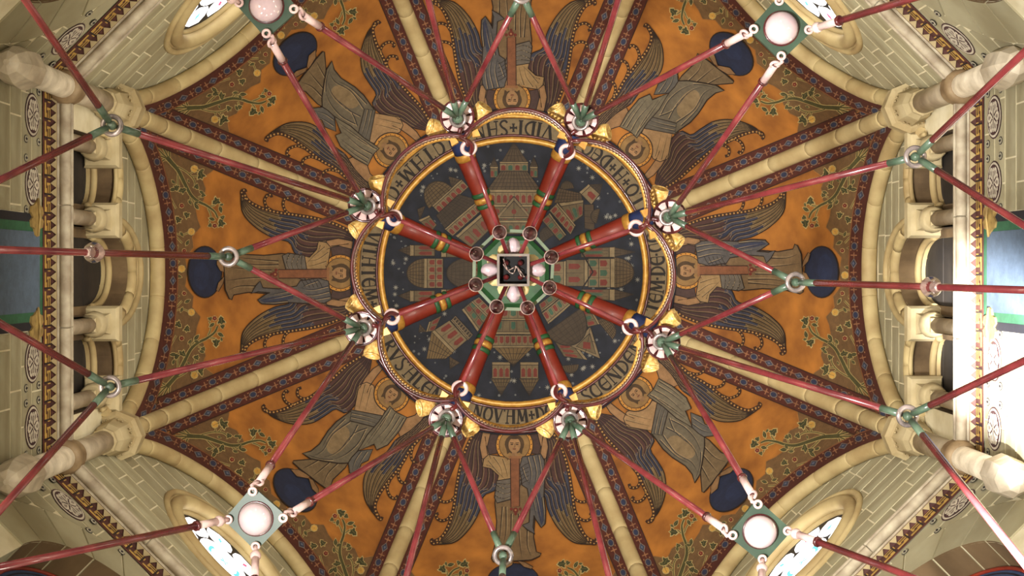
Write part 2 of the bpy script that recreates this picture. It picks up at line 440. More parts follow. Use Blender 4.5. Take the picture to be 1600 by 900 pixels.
def tick(pt,x,z,s=1.0):
    dk=(52,44,46); pale=(208,202,176)
    pt.dot((x,z),.062*s,dk,1,10,ry=.085*s); pt.dot((x,z),.05*s,pale,2,10,ry=.07*s)
    pt.dot((x,z),.022*s,dk,3,8,ry=.05*s); pt.dot((x-.035*s,z),.012*s,dk,3,6); pt.dot((x+.035*s,z),.012*s,dk,3,6)

walls=[]
WNAME=['wall_bottom','wall_lower_left','wall_left','wall_upper_left','wall_top','wall_upper_right','wall_right','wall_lower_right']
GLAZ=[]
for k in range(8):
    kind='plain' if k in (0,4) else ('arcade' if k in (2,6) else 'rose')
    g=G(); NB=80; ys=[-HW-.02+(2*HW+.04)*i/NB for i in range(NB+1)]; Db=WALL_D+.008
    if kind=='plain':
        backing(g,[-HW,HW],lambda y:-1.6,lambda y:20.8,Db)
        root=g.build(WNAME[k],['block'])
    if kind=='rose':
        ys=sorted(set(ys+[-RR_,RR_,-1.0,1.0]))
        backing(g,ys,lo_arch,hi_wall,Db,CIRC)
        root=g.build(WNAME[k],['joint'])
    if kind=='arcade':
        C0=ell(0,.53,18.2,19.17); Cs=[ell(-1.2,.46,18.0,18.5),ell(1.2,.46,18.0,18.5)]
        def lo_arc(y):
            if abs(y)<.53: return C0(y)
            if abs(abs(y)-1.2)<.46: return (Cs[0] if y<0 else Cs[1])(y)
            if abs(y)<.75: return 18.15
            return 16.0
        ys=sorted(set(ys+[-1.66,-.74,-.53,.53,.74,1.66]))
        backing(g,ys,lo_arc,hi_wall,Db); backing(g,[-HW,HW],lambda y:-1.6,lambda y:16.05,Db)
        root=g.build(WNAME[k],['joint'])
    root.rotation_euler=(0,0,k*PI/4)
    tag(root,{'plain':'plain stone wall of the tower beyond the frame on the %s side','rose':'%s tower wall with a round window above a broad arch','arcade':'%s tower wall with a three-arched gallery above a painted blue panel'}[kind]%WORDS[k],kind='structure')
    walls.append(root)
    if kind=='rose':
        blocks(root,UPC,-HW,HW,.66,hi=lambda y:float(arch_h(y))+.12,circ=CIRC,seed=k)
        blocks(root,LOC[:5],-HW,HW,.9,lo=lo_ext,seed=k+20)
        # voussoirs of the lower arch, face and soffit in one stone
        nv=11
        for i in range(nv):
            a0=PI*i/nv+.008; a1=PI*(i+1)/nv-.008; n=6
            inn=[(RR_*math.cos(a0+(a1-a0)*j/n),RC+RR_*math.sin(a0+(a1-a0)*j/n)) for j in range(n+1)]
            out=[(2.0*math.cos(a0+(a1-a0)*j/n),RC+2.0*math.sin(a0+(a1-a0)*j/n)) for j in range(n,-1,-1)]
            out=[(max(-HW,min(HW,p[0])),p[1]) for p in out]
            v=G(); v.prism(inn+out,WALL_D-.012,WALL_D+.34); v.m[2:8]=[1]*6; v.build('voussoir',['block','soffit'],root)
        s=G(); strip(s,[((RR_+.012)*math.cos(PI*i/30),RC+(RR_+.012)*math.sin(PI*i/30)) for i in range(31)],WALL_D,WALL_D+.35); s.build('arch_joint','joint',root)
        # painted tympanum inside the arch
        t=G(); t.prism([(1.5*math.cos(PI*i/30),RC+1.5*math.sin(PI*i/30)) for i in range(31)]+[(-1.5,9),(1.5,9)],WALL_D+.34,WALL_D+.38)
        ty=t.build('tympanum','blue',root); ty['label']='blue painted field with pale scrolling leaves inside the arch'
        t=G(); t.tube([(1.43*math.cos(PI*i/40),WALL_D+.335,RC+1.43*math.sin(PI*i/40)) for i in range(41)],.022,8); t.build('red_border','redrib',ty,True)
        pt=Paint(); cr=(196,182,120); gr=(96,120,84); yl=(206,176,80); fld=(64,84,124)
        pt.poly([(1.4*math.cos(PI*i/40),RC+1.4*math.sin(PI*i/40)) for i in range(41)],fld,1)
        pt.stroke([(1.36*math.cos(PI*i/40),RC+1.36*math.sin(PI*i/40)) for i in range(41)],.02,(30,30,50),2)
        for sx in (-1,1):
            for (x0,z0,x1,z1,x2,z2) in ((0,14.55,.35,14.85,.6,14.72),(.1,14.3,.5,14.6,.85,14.5),(.3,14.1,.8,14.35,1.1,14.1),(.12,14.75,.25,15.0,.42,14.95)):
                c=[((1-t)**2*x0+2*t*(1-t)*x1+t*t*x2,(1-t)**2*z0+2*t*(1-t)*z1+t*t*z2) for t in [j/8 for j in range(9)]]
                pt.stroke([(sx*a,b) for a,b in c],.03,cr,2)
                for j in range(2,9):
                    a,b=c[j]; s_=1 if j%2 else -1
                    pt.poly([(sx*a,b),(sx*(a+.05),b+.06*s_),(sx*(a+.03),b+.15*s_),(sx*(a-.05),b+.1*s_)],gr if j%3 else cr,3)
                pt.dot((sx*x2,z2),.05,yl,4,8)
        pt.dot((0,14.85),.1,cr,3,10,ry=.16); pt.dot((0,14.85),.075,(120,80,60),4,10,ry=.13)
        for dx,dz in ((0,.05),(0,-.05),(.03,0),(-.03,0)): pt.dot((dx,14.85+dz),.026,cr,5,6)
        link('leaf_painting',pt.mesh('leaf_painting',wall_map(WALL_D+.338)),ty)
        # medallions and ticks in the spandrels
        for sx in (-1,1):
            pt=Paint(); medallion(pt,sx*1.6,15.44,.235); o=link('painted_medallion',pt.mesh('painted_medallion',wall_map(WALL_D-.002)),root)
        pt=Paint()
        for sx in (-1,1):
            for x,z in ((1.93,15.62),(1.9,15.2),(1.98,14.95),(1.3,15.6),(1.24,15.3),(.85,15.55)): tick(pt,sx*x,z,.75)
        link('painted_mark',pt.mesh('painted_mark',wall_map(WALL_D-.014)),root)
        # the round window
        wn=tag(empty('window_%d'%(1+k//2),(0,0,18.5),k*PI/4),'round leaded window with bright panes high in the %s wall'%WORDS[k],kind='structure')
        g=G(); g.torus((0,5.11,0),1.1,.045,(0,1,0),48,8); g.build('hood_moulding','rib',wn,True)
        g=G(); g.torus((0,5.125,0),.94,.095,(0,1,0),48,10); g.build('roll_moulding','rib',wn,True)
        g=G(); V=[]
        for r,d in ((1.07,5.112),(1.0,5.125),(.9,5.15),(.88,5.19),(.84,5.195),(.84,5.26)):
            for j in range(48): V.append((r*math.cos(2*PI*j/48),d,r*math.sin(2*PI*j/48)))
        g.add(V,[(i*48+j,(i+1)*48+j,(i+1)*48+(j+1)%48,i*48+(j+1)%48) for i in range(5) for j in range(48)]); g.build('window_reveal','rib',wn,True)
        g=G(); g.lathe([(.84,5.243),(.84,5.27)],40,axis=(0,1,0)); g.build('lead_frame','lead',wn)
        def pane(poly,m,nm='pane',d=5.236,par=None):
            q=G(); q.prism(poly,d,d+.008); return q.build(nm,m,par or wn)
        c=pane([(.41*math.cos(2*PI*i/24),.41*math.sin(2*PI*i/24)) for i in range(24)],'glow')
        for s0 in (1,-1):
            cr_=[(.27*math.cos(a)*s0,.27*math.sin(a)) for a in [-.5+i*.2 for i in range(6)]]+[(.22*math.cos(a)*s0,.24*math.sin(a)) for a in [.5-i*.2 for i in range(6)]]
            pane(cr_,'glowblue','coloured_pane',5.230,c)
        for i in range(4): 
            a=PI/4+i*PI/2; pane([(.07*math.cos(a)-.018*math.sin(a),.07*math.sin(a)+.018*math.cos(a)),(.01,0),(0,.01),(.07*math.cos(a)+.018*math.sin(a),.07*math.sin(a)-.018*math.cos(a))][:4],'glowblue','coloured_pane',5.230,c)
        for i in range(8):
            a=i*PI/4+PI/8; ca,sa=math.cos(a),math.sin(a)
            def q(u,v): return (u*ca-v*sa,u*sa+v*ca)
            p=pane([q(.44,-.11),q(.5,-.19),q(.62,-.225),q(.74,-.2),q(.79,0),q(.74,.2),q(.62,.225),q(.5,.19),q(.44,.11)],'glow')
            pane([q(.53,0),q(.6,.035),q(.67,0),q(.6,-.035)],'glowred' if i%2 else 'glowblue','coloured_pane',5.230,p)
    if kind=='arcade':
        def lo_b(y):
            if abs(y)<.74: return ell(0,.76,18.15,19.62)(y)
            return ell(math.copysign(1.2,y),.6,18.0,18.66)(y) if abs(abs(y)-1.2)<.6 else 18.0
        blocks(root,UPC[5:],-HW,HW,.6,lo=lo_b,hi=lambda y:float(arch_h(y))+.12,seed=k)
        pnl=.62
        blocks(root,LOC,-HW,-pnl,.75,seed=k+20); blocks(root,LOC,pnl,HW,.75,seed=k+30)
        # arches
        dd=WALL_D
        for c,w,s,a,nm in ((0,.53,18.2,19.17,'middle'),(-1.2,.46,18.0,18.5,'side'),(1.2,.46,18.0,18.5,'side')):
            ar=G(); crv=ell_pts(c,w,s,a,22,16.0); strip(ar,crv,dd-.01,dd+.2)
            inner=ell_pts(c,w*.8,s-.1,a-.32,22,16.0)
            V=[(p[0],dd+.2,p[1]) for p in crv]+[(p[0],dd+.2,p[1]) for p in inner]; n=len(crv)
            ar.add(V,[(i,i+1,n+i+1,n+i) for i in range(n-1)]); strip(ar,inner,dd+.2,dd+.26,1)
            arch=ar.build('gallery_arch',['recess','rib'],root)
            if True:
                q=ell_pts(c,w+.075,s,a+.08,24)
                for i in range(6):
                    seg=[(p[0],dd-.035,p[1]) for p in q[i*4:i*4+5]]; rl=G(); rl.tube(seg,[.07]+[.078]*(len(seg)-2)+[.07],10); rl.build('arch_stone','rib',arch,'quads')
            q=ell_pts(c,w*.83,s-.08,a-.26,22); rl=G(); rl.tube([(p[0],dd+.17,p[1]) for p in q],.045,8); rl.build('inner_roll','rib',arch,True)
            hq=ell_pts(c,.69 if c==0 else .56,s+.02,19.68 if c==0 else 18.66,24,None)
            if c!=0: hq=[p for p in hq if abs(p[0])>.7]
            for off,rd in ((0,.05),(.085,.03)):
                hd=G(); hd.tube([(p[0]+(p[0]-c)*(-off*1.2),dd-.045,p[1]-off*2.2) for p in hq],rd,8); hd.build('hood_moulding','rib',arch,True)
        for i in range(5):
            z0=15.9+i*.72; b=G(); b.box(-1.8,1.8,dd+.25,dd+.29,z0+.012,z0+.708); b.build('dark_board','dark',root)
        # painted panel under the gallery
        p=G(); p.box(-.62,.62,dd-.004,dd+.02,9.5,15.73); pn=p.build('painted_panel','blue',root)
        pn['label']='blue painted panel with green edges and dark bands'
        pt=Paint(); z0,z1=9.5,15.73
        pt.poly([(-.62,z0),(.62,z0),(.62,z1),(-.62,z1)],(52,106,76),1)
        for sx in (-1,1): pt.poly([(sx*.53,z0),(sx*.62,z0),(sx*.62,z1-.18),(sx*.53,z1-.18)],(34,34,44),2)
        pt.poly([(-.43,z0),(.43,z0),(.43,z1-.13),(-.43,z1-.13)],(92,110,132),3)
        link('panel_painting',pt.mesh('panel_painting',wall_map(dd-.004)),pn)
        for sx in (-1,1):                             # gilt bracket ornaments at the panel's upper corners and lower down
            for zc in (15.48,14.05):
                o=G(); pr=[(0,.22),(.035,.2),(.05,.13),(.1,.11),(.12,.04),(.08,0),(.12,-.05),(.1,-.12),(.045,-.14),(.03,-.22)]
                poly=[(-b*1.0,a*.0) for a,b in pr]
                out=[(sx*.585+b*.95,zc+a*1.7) for a,b in pr]+[(sx*.585+b*.95,zc-a*1.7) for a,b in reversed(pr[1:-1])]
                o.prism(out,dd-.03,dd-.006); ob=o.build('gilt_ornament','oldgold',pn)
                r=G(); r.tube([(sx*.585-.2,dd-.035,zc),(sx*.585,dd-.045,zc+.04),(sx*.585+.2,dd-.035,zc)],.014,6); r.build('gilt_scroll','oldgold',ob,True)
        for x in MED_L:
            pt=Paint(); medallion(pt,x,15.39,.235); link('painted_medallion',pt.mesh('painted_medallion',wall_map(WALL_D-.002)),root)
        pt=Paint()
        for x in MED_L:
            for dx,dz in ((-.27,.2),(.27,.2),(-.27,-.2),(.27,-.2)): tick(pt,x+dx,15.39+dz,.72)
        link('painted_mark',pt.mesh('painted_mark',wall_map(WALL_D-.002)),root)

# ---- string course round the drum
TOOTH=G(); TOOTH.add([(-.052,5.04,15.975),(.052,5.04,15.975),(0,5.105,15.975),(-.052,5.04,15.955),(.052,5.04,15.955),(0,5.105,15.955)],[(0,1,2),(3,5,4),(0,3,4,1),(1,4,5,2),(2,5,3,0)])
TOOTH=TOOTH.mesh('tooth','stone')
def cornice_parts():
    out=[]
    g=G(); 
    def bar_(pr):                                      # profile (d,h) mitred at the corners
        n=len(pr); V=[(-d*TAN,d,h) for d,h in pr]+[(d*TAN,d,h) for d,h in pr]
        g.add(V,[tuple(range(n)),tuple(reversed(range(n,2*n)))]+[(i,n+i,n+(i+1)%n,(i+1)%n) for i in range(n)])
    bar_([(4.95,16.03),(4.94,16.22),(5.0,16.34),(5.15,16.36),(5.15,15.98),(5.05,15.98),(5.0,16.02)])
    slab=g.mesh('trim','cornice')
    rolls=[]
    for d,h,r in ((4.965,16.03,.062),(5.03,16.02,.026),(4.925,16.12,.024)):
        for a,b in ((-1,-.36),(-.36,.3),(.3,1)):
            q=G(); e=.004
            q.tube([(a*d*TAN+e,d,h),(a*d*TAN+.02,d,h),(b*d*TAN-.02,d,h),(b*d*TAN-e,d,h)],[r*.95,r,r,r*.95],12); rolls.append(q.mesh('roll_stone','cornice','quads'))
    pt=Paint(); y0=-HW+.06; y1=HW-.06; wine=(84,44,38)
    pt.poly([(y0,15.71),(y1,15.71),(y1,15.99),(y0,15.99)],wine,1)
    pt.stroke([(y0,15.715),(y1,15.715)],.02,(120,60,52),2); pt.stroke([(y0,15.985),(y1,15.985)],.02,(60,30,32),2)
    n=20; w=(y1-y0)/n; gd=(198,158,80); br=(64,40,32)
    for i in range(n):
        x=y0+w*(i+.5); a=w*.5
        pt.poly([(x-a*.95,15.75),(x+a*.62,15.75),(x+a*.62,15.83),(x+a*.1,15.83),(x+a*.1,15.80),(x-a*.95,15.80)],gd,3)
        pt.poly([(x-a*.5,15.86),(x+a*.95,15.86),(x+a*.95,15.95),(x-a*.5,15.95)],gd,3)
        pt.poly([(x-a*.5,15.83),(x-a*.2,15.83),(x-a*.2,15.86),(x-a*.5,15.86)],gd,3)
        pt.poly([(x-a*.3,15.885),(x+a*.7,15.885),(x+a*.7,15.915),(x-a*.3,15.915)],br,4)
        pt.stroke([(x+a*.72,15.75),(x+a*.72,15.95)],.02,(40,24,24),4)
    chain=pt.mesh('painted_chain',wall_map(5.112))
    pt=Paint(); pt.poly([(-5.0*TAN,5.036),(5.0*TAN,5.036),(5.0*TAN,5.115),(-5.0*TAN,5.115)],(92,54,48),0)
    dark=pt.mesh('dark_strip',lambda a:np.stack([a[:,0],a[:,1],np.full(len(a),15.976)],1))
    return slab,rolls,chain,dark
SLAB,ROLLS,CHAIN,DARK=cornice_parts()
for k in range(8):
    t=link('trim_%d'%(k+1),SLAB); t.rotation_euler=(0,0,k*PI/4); tag(t,'moulded string course with toothed edge and painted chain along the %s wall'%WORDS[k],kind='structure')
    for m in ROLLS: link('roll_stone',m,t)
    link('painted_chain',CHAIN,t); link('dark_strip',DARK,t)
    if k in (0,4): continue
    n=38
    for i in range(n):
        o=link('tooth',TOOTH,t); o.location=(-1.96+3.92*(i+.5)/n,0,0)

# ---- engaged columns in the corners
def column_meshes():
    out=[]; c=5.36
    g=G(); g.lathe([(.136,14.75),(.136,17.6)],20,(0,c,0)); out.append(('shaft',g.mesh('shaft','shaft','quads')))
    g=G(); g.lathe([(.14,15.9),(.175,15.92),(.2,15.98),(.18,16.05),(.165,16.06),(.195,16.12),(.18,16.19),(.14,16.22)],20,(0,c,0)); out.append(('shaft_ring',g.mesh('shaft_ring','ringstone','quads')))
    g=G(); g.lathe([(.137,17.45),(.165,17.47),(.17,17.52),(.15,17.55),(.2,17.68),(.235,17.98),(.25,18.02)],8,(0,c,0),ph=PI/8); out.append(('capital',g.mesh('capital','stone')))
    g=G(); g.lathe([(.27,18.0),(.325,18.03),(.325,18.22),(.29,18.28)],8,(0,c,0),ph=PI/8); out.append(('abacus',g.mesh('abacus','stone')))
    g=G(); g.lathe([(.03,14.12),(.12,14.17),(.19,14.32),(.215,14.5),(.215,14.68),(.2,14.74),(.15,14.8),(.136,14.84)],8,(0,c,0),ph=PI/8); out.append(('corbel',g.mesh('corbel','shaft')))
    g=G()
    for j in range(8):
        a=j*PI/4+PI/8
        for s in (-.28,.28):
            b=a+s; ct=Vector((.235*math.cos(b),c+.235*math.sin(b),17.9)); g.sphere(ct,.017,6,sc=(1,1,1.6))
    out.append(('crocket',g.mesh('crocket','stone',True)))
    return out
CM=column_meshes()
CW={1:'lower left',2:'upper left',5:'upper right',6:'lower right'}
# corner k lies at angle (k+.5)*45 degrees clockwise from the bottom
for k in range(8):
    if k in CW:
        e=tag(empty('engaged_column',(0,0,14.1),k*PI/4+PI/8),'pale round corner column with ring and eight-sided capital at the %s of the dome'%CW[k],'column','columns in the corners of the tower','thing')
        for nm,m in CM:
            o=link(nm,m,e); o.location=(0,0,-14.1)
    else:
        w=walls[0] if k in (0,7) else walls[4]
        wk=0 if k in (0,7) else 4
        for nm,m in CM:
            o=link(nm,m,w); o.rotation_euler=(0,0,k*PI/4+PI/8-wk*PI/4)
# ---- gallery colonnettes
g=G(); g.lathe([(.13,16.02),(.13,16.1),(.1,16.16),(.095,16.2),(.095,17.5)],16,(0,0,0)); C1=g.mesh('shaft','shaft','quads')
g=G(); g.lathe([(.1,17.48),(.125,17.5),(.125,17.54),(.1,17.56),(.115,17.7),(.19,18.02)],4,(0,0,0),ph=PI/4); C2=g.mesh('capital','stone')
g=G(); V=[(-.19,-.19,18.0),(.19,-.19,18.0),(.19,.19,18.0),(-.19,.19,18.0),(-.22,-.22,18.06),(.22,-.22,18.06),(.22,.22,18.06),(-.22,.22,18.06),(-.22,-.22,18.2),(.22,-.22,18.2),(.22,.22,18.2),(-.22,.22,18.2)]
g.add(V,[(0,1,2,3),(0,4,5,1),(1,5,6,2),(2,6,7,3),(3,7,4,0),(4,8,9,5),(5,9,10,6),(6,10,11,7),(7,11,8,4),(8,11,10,9)]); C3=g.mesh('abacus','stone')
g=G(); g.lathe([(.13,17.6),(.15,17.62),(.17,17.75),(.15,17.8)],12,(0,0,0)); C4=g.mesh('necking','stone','quads')
for k,sd in ((2,'left'),(6,'right')):
    for y in (-1.52,-.645,.645,1.52):
        top=(y<0) if k==2 else (y>0)
        pos=('upper ' if top else 'lower ')
        lab=(pos+'gallery colonnette beside the middle arch of the %s wall' if abs(y)<1 else 'outermost '+pos+'gallery colonnette at the end of the %s wall')%sd
        a=k*PI/4; x,yy=y,5.14
        e=tag(empty('gallery_colonnette',(x*math.cos(a)-yy*math.sin(a),x*math.sin(a)+yy*math.cos(a),16.02),a),lab,'column','gallery colonnettes','thing')
        for nm,m in (('shaft',C1),('capital',C2),('abacus',C3),('necking',C4)):
            o=link(nm,m,e); o.location=(0,0,-16.02)
# ================================================================== MURALS on the webs (thin coats of paint; a = along the wall, b = outward)
DK=(44,30,22)
def loc(k,x,y):
    X,Y=x-CX,y-CY; t=k*PI/4; c,s=math.cos(t),math.sin(t); return (X*c+Y*s,-X*s+Y*c)
def lerp(p,q,t): return (p[0]+(q[0]-p[0])*t,p[1]+(q[1]-p[1])*t)
def spline(pts,n=6):
    out=[]; N=len(pts)
    for i in range(N-1):
        p0=pts[max(i-1,0)];p1=pts[i];p2=pts[i+1];p3=pts[min(i+2,N-1)]
        for j in range(n):
            t=j/n; out.append(tuple(.5*((2*p1[c])+(-p0[c]+p2[c])*t+(2*p0[c]-5*p1[c]+4*p2[c]-p3[c])*t*t+(-p0[c]+3*p1[c]-3*p2[c]+p3[c])*t**3) for c in (0,1)))
    out.append(tuple(pts[-1])); return out
arch_px=[(x*F/h,F*RAD/h) for x,h in ARCS]
def b_arch(a): return float(np.interp(a,[p[0] for p in arch_px],[p[1] for p in arch_px]))
def beads(pt,path,w,layer,step=5.2,c=(196,150,84)):
    pt.stroke(path,w,(62,38,26),layer)
    q,L=resample(path,max(2,int(sum(math.dist(a,b) for a,b in zip(path[:-1],path[1:]))/step)))
    for p in q[1:-1]: pt.dot(p,w*.27,c,layer+1,6)
def wing(pt,outer,inner,nf=7,z1=.42,z2=.66,L0=2):
    n=36; O,_=resample(spline(outer),n); I,_=resample(spline(inner),n)
    mar=[(84,56,52),(70,48,48)]; blu=[(62,66,84),(46,52,74)]; oli=[(124,100,66),(108,88,56)]
    for f in range(nf):
        t0,t1=f/nf,(f+1)/nf; j1=int(n*(z1+.05*((f*2)%3-1))); j2=int(n*(z2+.04*((f*2+1)%3-1)))
        for (ja,jb,cc) in ((0,j1,mar),(j1,j2,blu),(j2,n,oli)):
            for j in range(ja,jb):
                pt.poly([lerp(O[j],I[j],t0),lerp(O[j],I[j],t1),lerp(O[j+1],I[j+1],t1),lerp(O[j+1],I[j+1],t0)],cc[f%2],L0)
        for j,c in ((j1,(140,116,92)),(j2,(140,122,92))):        # pale rounded tips of the feathers
            if 0<j<n:
                p0=lerp(O[j],I[j],t0+.1/nf);p1=lerp(O[j],I[j],t1-.1/nf);m=lerp(O[min(j+1,n)],I[min(j+1,n)],(t0+t1)/2)
                pt.stroke([p0,m,p1],1.0,c,L0+2)
    for f in range(1,nf):
        pt.stroke([lerp(O[j],I[j],f/nf) for j in range(1,n-1)],1.25,DK,L0+1)
        pt.stroke([lerp(O[j],I[j],(f+.25)/nf) for j in range(3,n-3)],.8,(140,118,84),L0+1)
    pt.stroke(I,1.6,DK,L0+2)
    beads(pt,O,5.6,L0+3,5.8)
def curl(pt,pts,L0=5): beads(pt,spline(pts),4.6,L0,5.0)
SKIN=(158,120,82)
def head(pt,c,r,L=9,up=(0,-1)):
    ux,uy=up; px,py=-uy,ux
    def q(u,v): return (c[0]+px*u*r+ux*v*r,c[1]+py*u*r+uy*v*r)
    pt.dot(q(0,-.05),r*1.98,(60,40,28),L-6,26); pt.dot(q(0,-.05),r*1.86,(206,146,62),L-5,26); pt.dot(q(0,-.05),r*1.62,(72,48,30),L-4,26)
    pt.dot(q(0,-.05),r*1.55,(150,116,70),L-3,26)
    for i in range(22):
        a=2*PI*i/22; pt.dot((c[0]+r*1.74*math.cos(a),c[1]+r*1.74*math.sin(a)),r*.07,(96,50,30),L-3,5)
    pt.poly([q(r_*math.cos(a),r_*math.sin(a)) for a,r_ in [(i*PI/10,1.0) for i in range(20)]],(78,58,36),L)
    pt.poly([q(-.9,-.2),q(-.75,-1.05),q(-.3,-.7),q(.3,-.7),q(.75,-1.05),q(.9,-.2)],(78,58,36),L)
    pt.poly([q(.62*math.cos(a),-.12+.8*math.sin(a)) for a in [i*PI/9 for i in range(18)]],(164,126,86),L+1)
    pt.poly([q(-.25,-.7),q(.25,-.7),q(.3,-1.25),q(-.3,-1.25)],(150,114,78),L)
    for s in (-1,1):
        pt.poly([q(s*.12,.0),q(s*.42,.02),q(s*.38,-.1),q(s*.16,-.1)],(58,38,26),L+2)
        pt.stroke([q(s*.1,.1),q(s*.45,.14)],r*.08,(74,52,34),L+2)
    pt.stroke([q(.03,.05),q(.06,-.3),q(-.06,-.34)],r*.07,(110,78,50),L+2); pt.stroke([q(-.16,-.52),q(.16,-.52)],r*.1,(120,60,46),L+2)
    pt.poly([q(-.5,.55),q(0,.85),q(.5,.55),q(.2,.5),q(-.2,.5)],(70,50,32),L+2)
def globe(pt):
    pt.dot((0,484),41,DK,2,30,ry=27.5); pt.dot((0,484),39,(36,44,70),3,30,ry=25.5)
    pt.dot((6,490),22,(40,50,80),4,18,ry=12)
def folds(pt,lines,L,w=1.3,c=(50,40,34)):
    for ln in lines:
        p=spline(ln,4); pt.stroke(p,w*1.25,c,L,taper=True)
        pt.stroke([(x+1.6,y+.4) for x,y in p[:-2]],w*.8,(172,150,112),L,taper=True)

def angel_front():
    pt=Paint()
    q=lambda x,y:(660+x/3.6-CX,650+y/3.6-CY)
    Q=lambda l:[q(*p) for p in l]
    globe(pt)
    O=[(318,85),(275,130),(235,220),(208,320),(190,430),(175,530),(150,620),(110,690),(62,716)]
    I=[(350,95),(368,190),(400,270),(428,340),(412,420),(345,455),(322,540),(265,640),(180,718),(66,730)]
    for s in (1,-1):
        mir=(lambda l:[(1030-x,y) for x,y in l]) if s<0 else (lambda l:l)
        wing(pt,Q(mir(O)),Q(mir(I)))
        curl(pt,Q(mir([(185,455),(165,480),(130,492),(100,482),(98,462),(112,458)])))
        curl(pt,Q(mir([(165,555),(145,585),(110,597),(82,582),(78,562),(92,556)])))
        curl(pt,Q(mir([(110,690),(85,722),(58,726),(50,708),(62,702)])))
        arm=mir([(385,250),(335,248),(322,180),(340,90),(372,60),(385,100),(365,180),(372,215)])
        pt.poly(Q(arm),SKIN,8); pt.stroke(Q(arm),1.4,DK,9,True)
    # robe
    rb=[(420,370),(625,370),(632,600),(625,690),(640,775),(668,785),(660,800),(610,822),(480,830),(398,832),(388,815),(412,720),(418,600),(408,500)]
    pt.poly(Q(rb),(122,98,68),7); pt.stroke(Q(rb),1.6,DK,8,True)
    folds(pt,[Q([(450,520),(440,640),(425,800)]),Q([(500,560),(495,700),(480,820)]),Q([(540,560),(545,700),(560,815)]),Q([(590,640),(590,740),(610,800)]),Q([(470,520),(470,650),(455,740)])],9)
    for f in ([(455,835),(512,828),(505,852),(470,872),(445,870)],[(535,828),(575,835),(622,862),(612,875),(570,862)]): pt.poly(Q(f),(140,106,70),8); pt.stroke(Q(f),1.1,DK,9,True)
    tor=[(372,225),(470,240),(560,238),(645,300),(652,385),(420,392),(428,345),(385,305),(338,295),(345,250)]
    pt.poly(Q(tor),(160,130,88),9); pt.stroke(Q(tor),1.4,DK,10,True)
    folds(pt,[Q([(400,240),(440,300),(450,360)]),Q([(370,260),(420,320),(470,370)]),Q([(450,250),(470,310),(480,360)]),Q([(360,285),(400,300),(430,340)])],11,1.1,(96,74,50))
    wa=[(418,375),(500,362),(560,370),(540,430),(500,480),(420,502),(405,470)]
    pt.poly(Q(wa),(106,98,88),11); pt.stroke(Q(wa),1.4,DK,12,True)
    folds(pt,[Q([(415,400),(470,420),(540,390)]),Q([(412,430),(470,450),(530,420)]),Q([(410,460),(460,478),(515,450)]),Q([(420,390),(480,395),(540,375)])],13,1.2,(52,46,46))
    sh=[(562,240),(665,222),(685,260),(690,340),(682,470),(694,540),(690,620),(668,642),(640,600),(628,572),(622,640),(632,678),(590,655),(562,628),(600,612),(606,520),(590,420),(560,400),(550,330),(545,300)]
    pt.poly(Q(sh),(92,88,86),11); pt.stroke(Q(sh),1.6,DK,13,True)
    folds(pt,[Q([(590,240),(610,330),(600,400)]),Q([(620,235),(640,330),(625,420)]),Q([(650,230),(664,330),(650,450)]),Q([(630,430),(650,520),(668,620)]),Q([(610,420),(625,500),(640,580)]),Q([(560,300),(580,360),(600,390)]),Q([(672,470),(680,560),(676,620)])],13,1.5,(46,46,58))
    pt.poly(Q([(640,440),(662,440),(684,600),(668,630),(650,560)]),(62,66,86),12)
    for i in range(5):
        y=285+i*24; pt.stroke(Q([(548,y+20),(575,y),(598,y-10)]),1.2,(60,52,48),13)
    sa=[(495,250),(545,250),(546,522),(498,526)]
    pt.poly(Q(sa),(132,84,56),13); pt.stroke(Q(sa),1.3,(62,36,28),14,True)
    pt.poly(Q([(484,235),(560,235),(548,262),(494,262)]),(146,100,64),13)
    for c,r in (((524,545),16),((500,538),9),((550,538),9),((524,566),8)): pt.dot(q(*c),r/3.6,(110,46,36),15,9)
    pt.dot(q(524,545),1.6,(170,120,80),16,6)
    for s in (-1,1): pt.poly(Q([(515+s*75,95),(515+s*170,100),(515+s*150,225),(515+s*88,215)]),(78,58,54),7); pt.stroke(Q([(515+s*165,105),(515+s*148,225),(515+s*90,215)]),1.4,DK,8)
    head(pt,q(518,168),15.2,14)
    return pt
